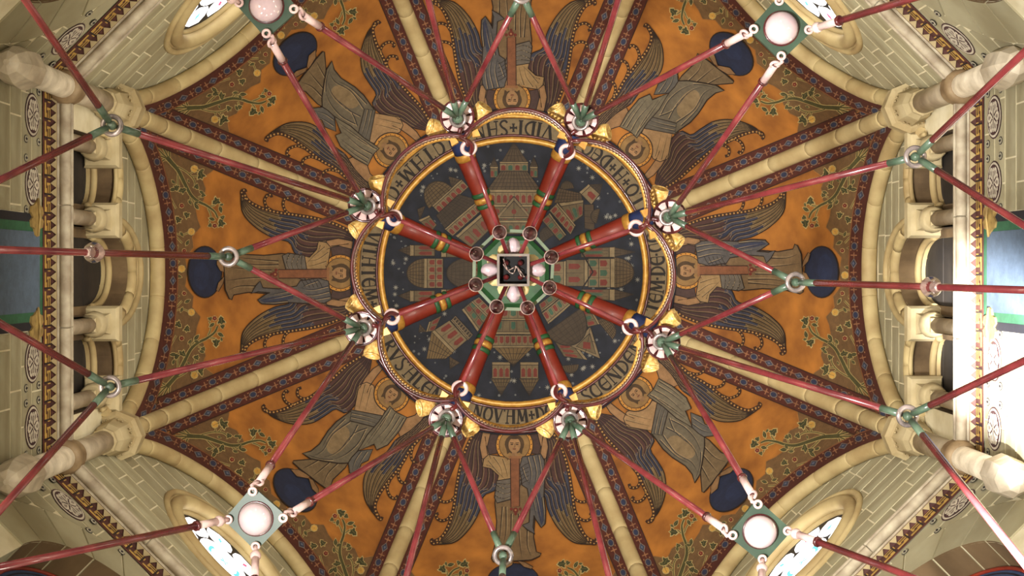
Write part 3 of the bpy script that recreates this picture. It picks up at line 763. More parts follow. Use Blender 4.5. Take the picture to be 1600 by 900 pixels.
def angel_turned():
    pt=Paint()
    q=lambda x,y:loc(1,400+x/4.09,600+y/4.09)
    Q=lambda l:[q(*p) for p in l]
    globe(pt)
    # upper left wing
    O=[(700,-190),(600,-130),(520,-60),(430,20),(350,85),(265,125),(170,170),(85,190),(45,160)]
    I=[(735,-150),(715,-60),(660,30),(640,120),(570,190),(505,165),(440,205),(350,255),(230,262),(110,222),(50,172)]
    wing(pt,Q(O),Q(I),7,.44,.64)
    # lower right wing
    O=[(1190,130),(1130,240),(1050,340),(975,430),(930,510),(870,590),(815,660),(770,730),(752,800),(780,862)]
    I=[(1120,180),(1040,240),(960,320),(890,360),(830,440),(760,500),(702,560),(680,640),(690,740),(735,820),(772,866)]
    wing(pt,Q(O),Q(I),7,.4,.62)
    for c in ([(345,88),(300,100),(262,80),(262,40),(285,30)],[(265,125),(225,140),(185,120),(168,80),(185,50),(202,62)],[(85,190),(52,180),(38,155),(50,140)],
              [(920,530),(902,580),(915,625),(945,638),(962,622)],[(850,620),(832,670),(850,722),(882,738),(900,718)],[(752,800),(765,850),(790,872),(800,855)],
              [(1000,400),(985,460),(1000,500),(1025,505)]): curl(pt,Q(c))
    for f in ([(212,558),(262,556),(335,600),(322,615),(250,602)],[(326,615),(352,620),(388,680),(386,718),(348,682)]): pt.poly(Q(f),(140,106,70),8); pt.stroke(Q(f),1.1,DK,9,True)
    hem=[(345,490),(230,500),(226,512),(275,555),(335,600),(385,640),(458,690),(482,620),(560,545),(585,505),(500,470),(420,450)]
    pt.poly(Q(hem),(120,100,72),7); pt.stroke(Q(hem),1.6,DK,8,True)
    folds(pt,[Q([(470,500),(400,560),(350,600)]),Q([(520,510),(450,580),(420,650)]),Q([(400,490),(330,530),(290,550)])],9)
    arm=[(880,260),(940,228),(1010,205),(1075,130),(1105,120),(1110,150),(1050,240),(985,300),(915,345)]
    pt.poly(Q(arm),SKIN,8); pt.stroke(Q(arm),1.3,DK,9,True)
    arm2=[(640,60),(690,-30),(740,-90),(800,-130),(820,-110),(770,-50),(720,20),(700,70)]
    pt.poly(Q(arm2),SKIN,8); pt.stroke(Q(arm2),1.3,DK,9,True)
    tor=[(650,15),(700,-5),(745,15),(765,65),(830,150),(800,215),(620,185),(632,110)]
    pt.poly(Q(tor),(166,132,92),9); pt.stroke(Q(tor),1.3,DK,10,True)
    folds(pt,[Q([(690,10),(670,90),(650,170)]),Q([(730,30),(710,100),(690,180)])],11,1.1,(100,76,52))
    man=[(285,455),(340,440),(395,395),(450,310),(505,250),(560,210),(600,180),(795,215),(775,290),(705,340),(645,430),(590,515),(520,518),(430,506),(340,490)]
    pt.poly(Q(man),(110,100,82),10); pt.stroke(Q(man),1.8,DK,12,True)
    pt.poly([q(515+62*math.cos(a)*.82-100*math.sin(a)*-.55,368+62*math.cos(a)*.55+100*math.sin(a)*-.84) for a in [i*PI/10 for i in range(20)]],(138,116,84),11)
    folds(pt,[Q([(590,250),(480,330),(420,430),(360,470)]),Q([(640,270),(590,360),(500,450),(420,480)]),Q([(690,300),(640,390),(560,460),(480,495)]),Q([(560,230),(460,330),(410,420)]),Q([(700,290),(610,330),(520,440)]),Q([(480,495),(400,490),(320,465)])],13,1.6,(58,54,54))
    sash=[(600,175),(800,212),(780,292),(590,245)]
    pt.poly(Q(sash),(98,92,82),13); pt.stroke(Q(sash),1.4,DK,14,True)
    folds(pt,[Q([(600,195),(700,215),(790,240)]),Q([(595,220),(690,240),(785,270)])],14,1.3,(54,50,50))
    dr=[(845,150),(885,188),(955,222),(905,310),(830,400),(760,432),(745,395),(640,438),(700,335),(775,250),(815,190)]
    pt.poly(Q(dr),(118,108,88),14); pt.stroke(Q(dr),1.6,DK,16,True)
    folds(pt,[Q([(850,165),(800,260),(700,400)]),Q([(880,195),(830,280),(740,380)]),Q([(910,215),(850,310),(780,400)]),Q([(935,225),(880,310),(810,390)]),Q([(840,185),(770,280),(670,420)])],16,1.4,(60,54,50))
    ha=[(640,438),(735,428),(705,500),(660,520),(640,575),(585,582),(578,515),(600,480)]
    pt.poly(Q(ha),(98,94,88),14); pt.stroke(Q(ha),1.5,DK,15,True)
    folds(pt,[Q([(660,440),(620,500),(600,570)]),Q([(700,440),(660,500),(630,560)])],15,1.3,(52,50,56))
    c=q(862,70); 
    head(pt,c,14.5,16,up=(-.12,-.99))
    return pt
def leaf(pt,c,r,ang,tri=True,L=6):
    ca,sa=math.cos(ang),math.sin(ang)
    def q(u,v,k): return (c[0]+(u*ca-v*sa)*r*k,c[1]+(u*sa+v*ca)*r*k)
    S=[(-.9,0),(-.5,.3),(-.55,.85),(-.15,.75),(.15,.45),(.45,.6),(1.0,.05),(.45,-.5),(.15,-.45),(-.15,-.75),(-.55,-.85),(-.5,-.3)] if tri else [(-1,0),(-.5,.42),(.1,.5),(.6,.3),(1.05,0),(.6,-.3),(.1,-.5),(-.5,-.42)]
    pt.poly([q(u,v,1.28) for u,v in S],(202,178,118),L); pt.poly([q(u,v,.98) for u,v in S],(66,66,38),L+1)
    pt.stroke([q(-.8,0,1),q(.6,0,1)],.7,(120,116,70),L+2)
def flower(pt,c,r,col,L=7):
    pt.dot(c,r*1.25,(202,178,118),L,8)
    for i in range(5):
        a=i*2*PI/5; pt.dot((c[0]+r*.55*math.cos(a),c[1]+r*.55*math.sin(a)),r*.5,col,L+1,6)
    pt.dot(c,r*.25,(190,150,90),L+2,5)
RED=(122,40,34); YEL=(222,172,80)
def stem(pt,pts,w,L=4):
    p=spline(pts,5); pt.stroke(p,w+2.2,(190,166,106),L,taper=False); pt.stroke(p,w,(88,84,46),L+1,taper=False)
def vines():
    pt=Paint(); rnd=random.Random(3)
    edge=[(0,509),(22,513),(38,500),(55,502),(70,489),(84,494),(100,497),(112,484),(131,481),(146,487),(158,470),(172,462)]
    right=edge+[(172,455)]
    bnd=[(-a,b) for a,b in reversed(right)]+right[1:]
    lowr=[p for p in arch_px if abs(p[0])<237]
    e=[p for p in bnd]; poly=e+[(200,505),(236,590)]+[(a,b-3) for a,b in reversed(lowr)]+[(-236,590),(-200,505)]
    pt.poly(poly,(122,92,58),1)
    pt.stroke(bnd,1.2,(168,112,56),2)
    V3=lambda x,y:loc(3,260+x/7.5,120+y/7.5); V2=lambda x,y:loc(2,x/3,300+y/3)
    for s in (1,-1):
        m=lambda p:(s*abs(p[0]),p[1]); T3=lambda l:[m(V3(*p)) for p in l]; T2=lambda l:[m(V2(*p)) for p in l]
        for r in ([(275,357),(180,352),(95,355)],[(275,362),(200,385),(130,405)],[(280,366),(240,400),(195,440)],[(270,350),(232,310),(236,245)],[(260,352),(200,330),(160,310)]): stem(pt,T3(r),2.0,4)
        main=[(230,358),(330,352),(440,343),(600,290),(750,246),(870,256),(960,287),(1080,305),(1160,278)]
        p=spline(T3(main),5); n=len(p)
        for i in range(n-1):
            w=6.5-4.5*i/n; pt.stroke(p[i:i+2],w+2,(196,172,112),5); pt.stroke(p[i:i+2],w,(82,80,44),6)
        stem(pt,T3([(440,343),(530,250),(600,190)]),1.4); stem(pt,T3([(750,246),(800,190)]),1.2); stem(pt,T3([(750,240),(850,205)]),1.2)
        stem(pt,T3([(380,365),(520,402),(640,400),(700,370)]),1.4); stem(pt,T3([(560,402),(575,450)]),1.1); stem(pt,T3([(600,402),(650,460)]),1.1)
        stem(pt,T3([(980,295),(1030,350),(1020,380)]),1.2); stem(pt,T3([(1000,280),(1090,240),(1130,170)]),1.2); stem(pt,T3([(830,285),(850,330)]),1)
        for x,y,r,t in ((550,140,6.5,0),(492,207,5,0),(632,203,6.5,0),(798,175,5,0),(888,195,6.5,0),(568,492,7,0),(665,490,9,1),(610,342,3.6,0),(722,360,6,1),(850,345,5,1),
                        (1010,402,8.5,1),(1082,418,4,0),(1112,372,6.5,0),(1232,262,8.5,1),(1195,320,5,1),(1120,220,6,0),(1155,152,4.5,1)):
            leaf(pt,m(V3(x,y)),r*.86,rnd.uniform(0,6.28),bool(t))
        flower(pt,m(V3(1196,186)),3.6,RED)
        stem(pt,T2([(752,862),(768,800),(790,735),(822,672)]),1.1); stem(pt,T2([(745,820),(760,740),(782,640),(800,570),(850,510)]),1.1); stem(pt,T2([(800,560),(850,550),(884,562)]),1)
        for x,y,r,t in ((830,620,7,1),(870,642,6.5,1),(822,488,4.8,0),(873,512,5.5,0),(846,552,5,0),(915,700,4.5,0),(886,700,4.2,0),(940,748,5,0),(822,770,6,1),(852,758,6.5,1),(940,850,5,0)):
            leaf(pt,m(V2(x,y)),r*.9,rnd.uniform(0,6.28),bool(t))
        flower(pt,m(V2(845,686)),3.6,RED); flower(pt,m(V2(857,475)),3.2,RED); flower(pt,m(V2(891,564)),4.8,YEL); flower(pt,m(V2(905,858)),5,YEL)
    leaf(pt,V2(820,330),5,1.3,False); leaf(pt,V2(832,395),5,-1.3,False); flower(pt,V2(845,360),5,YEL)
    pt.dot(V2(808,371),5,(16,14,12),9,12)
    return pt
def gem(pt,c,u,v,i,L):
    """u,v: unit vectors along and across the band"""
    def q(x,y): return (c[0]+u[0]*x+v[0]*y,c[1]+u[1]*x+v[1]*y)
    if i%2:
        pt.poly([q(6.4*math.cos(a),5.2*math.sin(a)) for a in [j*PI/5 for j in range(10)]],(128,112,102),L); pt.poly([q(4.8*math.cos(a),3.8*math.sin(a)) for a in [j*PI/5 for j in range(10)]],(48,56,84),L+1)
        for s in (-1,1):
            for t in (-1,1): pt.poly([q(s*5,t*4.2),q(s*7.6,t*4.2),q(s*7.6,t*5.6),q(s*5,t*5.6)],(170,124,84),L)
    else:
        pt.poly([q(-8.4,0),q(0,5.4),q(8.4,0),q(0,-5.4)],(124,110,104),L); pt.poly([q(-6,0),q(0,3.8),q(6,0),q(0,-3.8)],(54,62,86),L+1); pt.poly([q(-3,0),q(0,1.8),q(3,0),q(0,-1.8)],(104,110,128),L+2)
    pt.stroke([q(8,0),q(17.5,0)],1.1,(160,112,82),L)
    pt.stroke([q(12.8,-5),q(12.8,5)],1.9,(156,108,76),L+1); pt.stroke([q(10.4,0),q(15.4,0)],1.9,(156,108,76),L+1)
def borders():
    pt=Paint(); sn,cs=math.sin(PI/8),math.cos(PI/8); GR=(86,38,27); ED=(140,86,50)
    for s in (-1,1):
        def q(r,p): return (s*(r*sn-p*cs),r*cs+p*sn)
        rs=list(range(256,630,8))
        for r0,r1 in zip(rs[:-1],rs[1:]):
            p1=32 if r1<600 else 24
            pt.poly([q(r0,8),q(r0,p1),q(r1,p1),q(r1,8)],GR,1)
            pt.poly([q(r0,p1-1.4),q(r0,p1+.4),q(r1,p1+.4),q(r1,p1-1.4)],(64,34,24),2)
        u=(s*sn,cs); v=(-s*cs,sn)
        for i in range(14): gem(pt,q(272+i*25.5,22),u,v,i,3)
    # along the wall arch
    n=len(arch_px); off=[]
    for i,p in enumerate(arch_px):
        a=arch_px[max(i-1,0)];b=arch_px[min(i+1,n-1)]; l=math.dist(a,b); off.append(((b[1]-a[1])/l,-(b[0]-a[0])/l))
    qa=lambda i,o:(arch_px[i][0]+off[i][0]*o,arch_px[i][1]+off[i][1]*o)
    for i in range(2,n-3):
        pt.poly([qa(i,3),qa(i,26),qa(i+1,26),qa(i+1,3)],GR,6); pt.poly([qa(i,25),qa(i,26.6),qa(i+1,26.6),qa(i+1,25)],ED,7)
    mid=[qa(i,18) for i in range(3,n-3)]; c,L=resample(mid,19)
    for i in range(19):
        a=c[i];b=c[i+1]; l=math.dist(a,b); u=((b[0]-a[0])/l,(b[1]-a[1])/l); gem(pt,a,u,(-u[1],u[0]),i,8)
    return pt
ME_V=vines().mesh('painted_vines',lambda a:web_map(a),None,6)
ME_B=borders().mesh('painted_border',lambda a:web_map(a+np.array([0,0,4.0])),None,6)
off6=np.array([0,0,6.0])
ME_A=angel_front().mesh('painted_angel',lambda a:web_map(a+off6),None,7)
ME_T=angel_turned().mesh('painted_angel',lambda a:web_map(a+off6),None,7)
for k,w in enumerate(webs):
    for nm,m in (('painted_vines',ME_V),('painted_border',ME_B)): link(nm,m,w)
    o=link('painted_angel',ME_A if k%2==0 else ME_T,w)
    o['label']=('painted angel facing the viewer with folded wings and long sash, %s web' if k%2==0 else 'painted angel turned sideways in a grey mantle, standing on a blue globe, %s web')%WORDS[k]

# ---- the walled city and the stars on the cap
LN=(36,28,22)
class City(Paint):
    def __init__(s,o,sc): super().__init__(); s.o=o; s.sc=sc; s.L=2
    def c(s,p): return (s.o[0]+p[0]/s.sc-CX,s.o[1]+p[1]/s.sc-CY)
    def F(s,q,col=(112,96,68),n=4,rows=1,cols=((112,44,34),),frac=.62):
        """facade: quad given eave corner, eave corner, base corner, base corner"""
        q=[s.c(p) for p in q]; L=s.L; s.L+=3
        s.poly(q,col,L); s.stroke(q,1.3,LN,L+1,True)
        at=lambda u,v:lerp(lerp(q[0],q[1],u),lerp(q[3],q[2],u),v)
        s.poly([at(0,0),at(1,0),at(1,.14),at(0,.14)],(136,118,86),L+1); s.stroke([at(0,.16),at(1,.16)],.9,LN,L+2)
        for r in range(rows):
            v0=.2+.78*r/rows; v1=.2+.78*(r+1)/rows; s.stroke([at(0,v1),at(1,v1)],.9,LN,L+1)
            for i in range(n):
                u0=(i+.5-frac/2)/n; u1=(i+.5+frac/2)/n; h=v1-v0
                s.poly([at(u0,v0+h*.3),at((u0+u1)/2,v0+h*.16),at(u1,v0+h*.3),at(u1,v1-h*.14),at(u0,v1-h*.14)],cols[(i+r)%len(cols)],L+2)
                if i: s.stroke([at(i/n,v0),at(i/n,v1)],.6,(64,52,38),L+1)
    def R(s,q,col=(74,59,41),n=6,m=3):
        """roof: base corner, base corner, ridge corner, ridge corner (or a single apex)"""
        q=[s.c(p) for p in q]; L=s.L; s.L+=2
        if len(q)==3: q.append(q[2])
        s.poly(q[:3] if q[2]==q[3] else q,col,L); s.stroke(q,1.3,LN,L+1,True)
        for i in range(1,n): s.stroke([lerp(q[0],q[1],i/n),lerp(q[3],q[2],i/n)],.8,(44,34,26),L+1)
        for i in range(1,m): s.stroke([lerp(q[0],q[3],i/m),lerp(q[1],q[2],i/m)],.8,(44,34,26),L+1)
    def D(s,a,b,h,col=(92,74,48)):
        """dome on the base line a-b, bulging h times its width to the left of a->b"""
        a=s.c(a);b=s.c(b); L=s.L; s.L+=2; u=((b[0]-a[0])/2,(b[1]-a[1])/2); m=lerp(a,b,.5); v=(u[1]*2*h,-u[0]*2*h)
        q=lambda x,y:(m[0]+u[0]*x+v[0]*y,m[1]+u[1]*x+v[1]*y)
        P_=[q(-math.cos(t),math.sin(t)) for t in [PI*i/16 for i in range(17)]]
        s.poly(P_,col,L); s.stroke(P_,1.4,LN,L+1,True)
        for i in range(1,7): s.stroke([q((-1+i*2/7)*math.cos(t),math.sin(t)) for t in [PI/2*j/8 for j in range(9)]],.8,(48,38,28),L+1)
        for i in range(1,6):
            y=i/6.2; x=math.sqrt(1-y*y); s.stroke([q(-x,y),q(x,y)],.8,(48,38,28),L+1)
RW=((112,44,34),); RG=((112,44,34),(56,88,68)); LT=(120,103,75); MD=(100,85,60); DKR=(58,46,34)
def city_sector(k):
    if k==3:
        s=City((590,200),4.09); s.D((330,515),(478,385),.6); s.R([(455,310),(550,335),(472,380)],n=4)
        s.F([(350,498),(535,330),(582,378),(398,548)],LT,6); s.R([(255,520),(305,500),(270,590)],n=3); s.F([(262,590),(330,560),(380,620),(345,665)],MD,2)
        s.R([(430,640),(640,462),(520,425),(375,560)],DKR,12,4); s.F([(430,645),(632,472),(668,525),(482,692)],LT,7); s.F([(500,690),(668,545),(730,640),(600,765)],MD,3,1,RW,.45)
    elif k==4:
        s=City((0,0),1); s.R([(783,254),(825,254),(803,222)]); s.F([(781,253),(825,253),(825,268),(781,268)],LT,4,1,RG); 
        for a in (766,828): s.R([(a-1,262),(a+13,262),(a+6,246)],n=4); s.F([(a,261),(a+12,261),(a+12,278),(a,278)],MD,2,1,RG)
        s.R([(761,298),(845,298),(824,268),(782,268)],(80,64,44),12,5); s.F([(765,297),(842,297),(842,320),(765,320)],LT,8,1,RW)
        s.F([(770,320),(838,320),(834,345),(774,345)],MD,6,2,RG); s.R([(774,342),(832,342),(803,307)],(124,106,78),2,2); s.R([(781,339),(825,339),(803,314)],MD,2,1); s.dot(s.c((803,331)),4,(112,44,34),s.L,8); s.F([(780,345),(826,345),(820,366),(786,366)],MD,4,1,RG)
    elif k==0:
        s=City((0,0),1)
        for a in (769,813): s.R([(a-2,591),(a+30,591),(a+14,618)],(96,78,50),6,4); s.F([(a,566),(a+28,566),(a+28,592),(a,592)],LT,3,1,RW)
        s.R([(772,543),(832,543),(802,572)],(110,88,54),8,3); s.F([(770,543),(834,543),(834,523),(770,523)],LT,7,1,RW); s.F([(774,522),(830,522),(828,500),(776,500)],MD,5,1,((50,84,66),(104,90,64)))
        s.F([(780,500),(824,500),(820,482),(784,482)],LT,3,1,RG)
    elif k==6:
        s=City((0,0),1); s.D((958,402),(958,450),.68); s.R([(958,386),(958,402),(992,394)],n=3); s.R([(958,452),(958,470),(990,460)],n=3)
        s.F([(960,386),(960,402),(908,402),(908,388)],MD,3,1,RG); s.F([(960,452),(960,470),(908,466),(908,452)],MD,3,1,RG)
        s.F([(960,404),(960,449),(918,449),(918,404)],LT,3,2,RG); s.F([(918,406),(918,447),(884,447),(884,406)],MD,2,1,RW,.4); s.F([(884,408),(884,446),(862,444),(862,410)],LT,2,1,RG)
        s.stroke([(105,-34),(124,0),(107,26)],2.6,(28,22,18),s.L)
    elif k==2:
        s=City((0,0),1); s.D((664,450),(664,404),.62); 
        for a in (383,454): s.R([(642,a),(642,a+17),(622,a+8)],n=3); s.F([(641,a+17),(641,a),(680,a),(680,a+17)],MD,2,1,RW)
        s.F([(663,450),(663,404),(693,404),(693,450)],LT,4,2,RW); s.D((738,452),(738,402),.8,(66,53,38)); s.F([(690,402),(690,392),(740,396),(740,402)],MD,1); s.F([(690,462),(690,452),(740,452),(740,460)],MD,1)
        s.F([(738,450),(738,404),(756,406),(756,448)],LT,4,1,RG)
    elif k==5:
        s=City((800,200),4.09); s.D((310,395),(395,385),.6); s.R([(270,480),(450,465),(440,418),(300,385)],(84,66,44),9,4)
        s.R([(488,362),(560,425),(578,358)],DKR,4,3); s.F([(430,412),(490,360),(562,425),(508,492)],LT,1,1,RW,.4); s.R([(460,490),(465,642),(526,652),(520,490)],(90,72,48),4,8); s.D((538,610),(560,520),.5)
        s.F([(300,482),(455,462),(452,560),(385,612)],MD,3,1,RG); s.F([(290,480),(405,622),(372,682),(238,530)],LT,5,1,RW); s.D((190,735),(300,660),.55,(62,50,36)); s.F([(240,545),(345,684),(302,722),(190,592)],MD,4,1,RG)
    elif k==7:
        s=City((800,420),4.09); s.D((545,330),(640,450),.45); s.D((320,620),(425,610),-.5); s.F([(560,352),(500,250),(440,270),(482,372)],MD,3,1,RG)
        s.F([(480,580),(370,440),(270,462),(330,560)],MD,4,1,RW); s.R([(375,495),(562,572),(500,368)],(124,106,78),2,2); s.R([(410,495),(535,545),(495,412)],MD,2,1); s.poly([s.c(p) for p in ((455,465),(500,470),(502,512),(452,508))],(112,44,34),s.L)
        s.L+=1; s.D((440,250),(215,408),.62,(66,53,38)); s.F([(372,232),(232,352),(190,282),(330,168)],LT,5,1,RG); s.F([(330,165),(190,275),(170,225),(290,140)],MD,3,1,RG)
    else:
        s=City((590,420),4.09); s.R([(345,400),(482,538),(435,575),(312,575)],(112,90,56),8,3); s.R([(270,352),(315,402),(262,405)],n=3); s.F([(312,402),(330,340),(410,300),(365,398)],MD,2,1,RW); s.R([(460,560),(525,600),(462,640)],n=3)
        s.F([(478,535),(348,402),(462,328),(575,452)],LT,3,1,RW,.5); s.F([(578,455),(470,330),(500,300),(610,420)],(126,108,80),8,1,((50,40,30),)); s.F([(640,400),(540,260),(612,200),(700,310)],MD,3,2,RG); s.F([(600,210),(700,310),(740,270),(650,180)],LT,3,1,RW)
    return s
def stars(k):
    rnd=random.Random(k+40); pt=Paint(); SW=(140,138,128)
    t=k*PI/4; ct,st=math.cos(t),math.sin(t)
    for i in range(22):
        b=rnd.uniform(165,198) if i<14 else rnd.uniform(120,198); lim=b*TAN-20; a=rnd.uniform(-lim,lim); x,y=a*ct-b*st,a*st+b*ct
        r=rnd.choice((1.3,1.6,2.2,4.6,5.0))
        if r>3:
            for j in range(4):
                c_,s_=math.cos(j*PI/4),math.sin(j*PI/4); pt.poly([(x+r*c_,y+r*s_),(x-s_*.8,y+c_*.8),(x-r*c_,y-r*s_),(x+s_*.8,y-c_*.8)],SW,1)
        else: pt.dot((x,y),r,(104,106,106),1,7)
    return pt
def rotcap(k):
    t=k*PI/4; c,s=math.cos(t),math.sin(t)
    return lambda a:cap_map(np.stack([a[:,0]*c-a[:,1]*s,a[:,0]*s+a[:,1]*c,a[:,2]],1))
for k in range(8):
    o=link('painted_city',city_sector(k).mesh('painted_city',cap_map,16,16),capo); o['label']='painted towers, domes and roofs of the city in the %s field of the cap'%WORDS[k]
    link('painted_stars',stars(k).mesh('painted_stars',lambda a:cap_map(a),None,None),capo)
# ---- the inscription
pt=Paint()
for i in range(96):
    a0,a1=2*PI*i/96,2*PI*(i+1)/96
    pt.poly([(210*math.cos(a0),210*math.sin(a0)),(246*math.cos(a0),246*math.sin(a0)),(246*math.cos(a1),246*math.sin(a1)),(210*math.cos(a1),210*math.sin(a1))],(134,116,86),1)
    for r,w,c in ((213,2.6,(84,38,30)),(239.5,1.6,(60,34,26))):
        pt.poly([((r-w)*math.cos(a0),(r-w)*math.sin(a0)),((r+w)*math.cos(a0),(r+w)*math.sin(a0)),((r+w)*math.cos(a1),(r+w)*math.sin(a1)),((r-w)*math.cos(a1),(r-w)*math.sin(a1))],c,2)
link('letter_band',pt.mesh('letter_band',cap_map),capo)
def arc(cx,cy,rx,ry,a0,a1,n=10): return [(cx+rx*math.cos(math.radians(a0+(a1-a0)*i/n)),cy+ry*math.sin(math.radians(a0+(a1-a0)*i/n))) for i in range(n+1)]
TH,TN=.17,.075
def serif(x,y,w=.3): return ([(x-w/2,y),(x+w/2,y)],TN)
GLY={'I':(.3,[([(.15,0),(.15,1)],TH),serif(.15,0),serif(.15,1)]),
 'V':(.8,[([(.08,1),(.4,0)],TH),([(.4,0),(.74,1)],TN),serif(.08,1),serif(.74,1)]),
 'D':(.8,[([(.15,0),(.15,1)],TH),(arc(.15,.5,.55,.5,-90,90),.12),serif(.12,0,.25),serif(.12,1,.25)]),
 'S':(.6,[(spline([(.52,.85),(.4,1),(.2,.98),(.1,.8),(.2,.6),(.42,.42),(.52,.2),(.38,.02),(.18,0),(.05,.15)],4),.12)]),
 'A':(.85,[([(.12,0),(.12,.55),(.2,1)],TN),([(.66,0),(.66,1)],TH),([(.12,.5),(.66,.5)],TN),([(.0,.98),(.7,.98)],TN),serif(.12,0),serif(.66,0)]),
 'N':(.85,[([(.14,0),(.14,1)],TN),([(.14,1),(.7,0)],TH),([(.7,0),(.7,1)],TN),serif(.14,0),serif(.7,1),serif(.08,1,.2)]),
 'C':(.72,[(arc(.42,.5,.36,.48,55,305,14),.14),([(.62,.1),(.62,.9)],.05)]),
 'T':(.75,[([(.38,0),(.38,1)],TH),([(.04,.96),(.72,.96)],.1),([(.06,.8),(.06,1)],.06),([(.7,.8),(.7,1)],.06),serif(.38,0)]),
 'M':(1.0,[([(.12,0),(.2,1)],TN),([(.2,1),(.5,.12)],TH),([(.5,.12),(.8,1)],TN),([(.8,1),(.86,0)],TH),serif(.12,0),serif(.86,0)]),
 'E':(.72,[(arc(.42,.5,.36,.48,55,305,14),.15),([(.1,.5),(.62,.5)],.08),([(.64,.08),(.64,.92)],.05)]),
 'R':(.75,[([(.15,0),(.15,1)],TH),(arc(.15,.75,.42,.25,-90,90),.1),([(.3,.5),(.68,0)],.14),serif(.15,0),serif(.1,1,.2)]),
 'L':(.62,[([(.15,0),(.15,1)],TH),([(.1,.03),(.56,.03)],.08),([(.56,0),(.58,.2)],.06),serif(.15,1)]),
 'O':(.85,[(arc(.42,.5,.34,.47,0,360,18),.13)]),
 '+':(.55,[([(.27,.22),(.27,.78)],.11),([(.02,.5),(.52,.5)],.11),([(.17,.24),(.37,.24)],.06),([(.17,.76),(.37,.76)],.06),([(.05,.4),(.05,.6)],.06),([(.49,.4),(.49,.6)],.06)]),
 '.':(.22,[([(.05,.42),(.05,.58)],.14)]),"'":(.15,[([(.06,.8),(.06,1.05)],.09)]),' ':(.25,[])}
TEXT={6:'TEM.DE.CO',7:'SCENDEN',0:"NOV'AM+DE",1:'RVS\'ALEM',2:'VITATEM+I',3:'CTAM+CI',4:'VIDI+SAN',5:'LO+A+DEO'}
HL,RBASE=22.5,236.5; BLK=(34,28,26)
for k,tx in TEXT.items():
    pt=Paint(); wsum=sum(GLY[c][0] for c in tx); avail=math.radians(45)*226-50; gap=max(.06,(avail/HL-wsum)/(len(tx)-1)) if len(tx)>1 else 0
    sc=1.0; tot=wsum+gap*(len(tx)-1)
    if tot*HL>avail: sc=avail/(tot*HL)
    x=-tot/2
    for c in tx:
        wd,strokes=GLY[c]
        for pts,w in strokes:
            q=[]
            for px,py in pts:
                u=(x+px)*HL*sc; r=RBASE-py*HL; ang=PI/2-u/226; q.append((r*math.cos(ang),r*math.sin(ang)))
            pt.stroke(q,w*HL*1.2,BLK,3)
        x+=wd+gap
    t=k*PI/4
    o=link('inscription',pt.mesh('inscription',rotcap(k)),capo); o['label']='black painted Latin letters reading %s'%tx.replace('.',' ').replace('+',' ')
# ================================================================== THE CHANDELIER
ch=tag(empty('chandelier',(0,0,13.2)),'huge red and green rod chandelier with glass globes hanging on the axis of the dome','chandelier')
def hang(o,par=None):
    if par is None: o.parent=ch; o.location=(o.location[0],o.location[1],o.location[2]-13.2)
    else: o.parent=par
    return o
def gpart(g,name,mats,smooth='quads',par=None):
    o=g.build(name,mats,None,smooth); return hang(o,par) if par is None else (setattr(o,'parent',par) or o)
HH,HN,HC,HP,HR,HE=13.2,12.6,11.5,10.7,10.5,8.3
NOD=[(715,184),(908,189),(1045,339),(1035,535),(891,658),(697,655),(566,513),(572,321)]
HUB=(802,422)
# hub box
g=G(); c=P(*HUB,13.15); s=.125
g.box(c.x-s,c.x+s,c.y-s,c.y+s,13.22,13.55); gpart(g,'hub_box','black',False); hub=ch.children[-1] if ch.children else None
hub=[o for o in bpy.data.objects if o.name.startswith('hub_box')][0]
hub['label']='black square box at the hub with cables inside'
g=G(); t=.022
for x0,x1,y0,y1 in ((-s-t,s+t,-s-t,-s),(-s-t,s+t,s,s+t),(-s-t,-s,-s,s),(s,s+t,-s,s)): g.box(c.x+x0,c.x+x1,c.y+y0,c.y+y1,13.08,13.3)
gpart(g,'box_rim','rimgrey',False,hub)
g=G()
for i in range(2):
    q=spline([(-.09,-.1+.05*i),(-.05,.0),(.0,.03-.05*i),(.03,-.03),(.07,.02+.03*i),(.1,.06)],6); g.tube([(c.x+u,c.y+v,13.14+.03*math.sin(n_)) for n_,(u,v) in enumerate(q)],.005,6)
gpart(g,'cable','silver',True,hub)
g=G()
for sx in (-1,1):
    for sy in (-1,1): g.sphere((c.x+sx*.065,c.y+sy*.065,13.18),.028,8)
gpart(g,'terminal','wine',True,hub)
g=G()
for i in range(4):
    a=i*PI/2
    for da in (-.42,.42): g.sphere((c.x+.19*math.cos(a+da),c.y+.19*math.sin(a+da),13.42),.075,10,sc=(1,1,.6))
gpart(g,'scalloped_mount','ivory',True)
for i in range(4):
    a=i*PI/2; g=G(); ax=Vector((math.cos(a),math.sin(a),0)); o=c+ax*.15+Vector((0,0,.08))
    pr=[(.03,-.01),(.055,.02),(.07,.06),(.06,.11),(.03,.14),(.01,.145)]
    n=16; V=[]
    x=Vector((0,0,1)); y=ax.cross(x)
    for r,h in pr:
        for j in range(n):
            rr2=r*(1.0 if j%2 else .7); V.append(o+ax*h+x*(rr2*math.cos(2*PI*j/n))+y*(rr2*math.sin(2*PI*j/n)))
    g.add(V,[(q*n+j,(q+1)*n+j,(q+1)*n+(j+1)%n,q*n+(j+1)%n) for q in range(len(pr)-1) for j in range(n)]+[tuple(range(n)),tuple((len(pr)-1)*n+j for j in range(n))])
    gpart(g,'fluted_bulb','pearl',True)
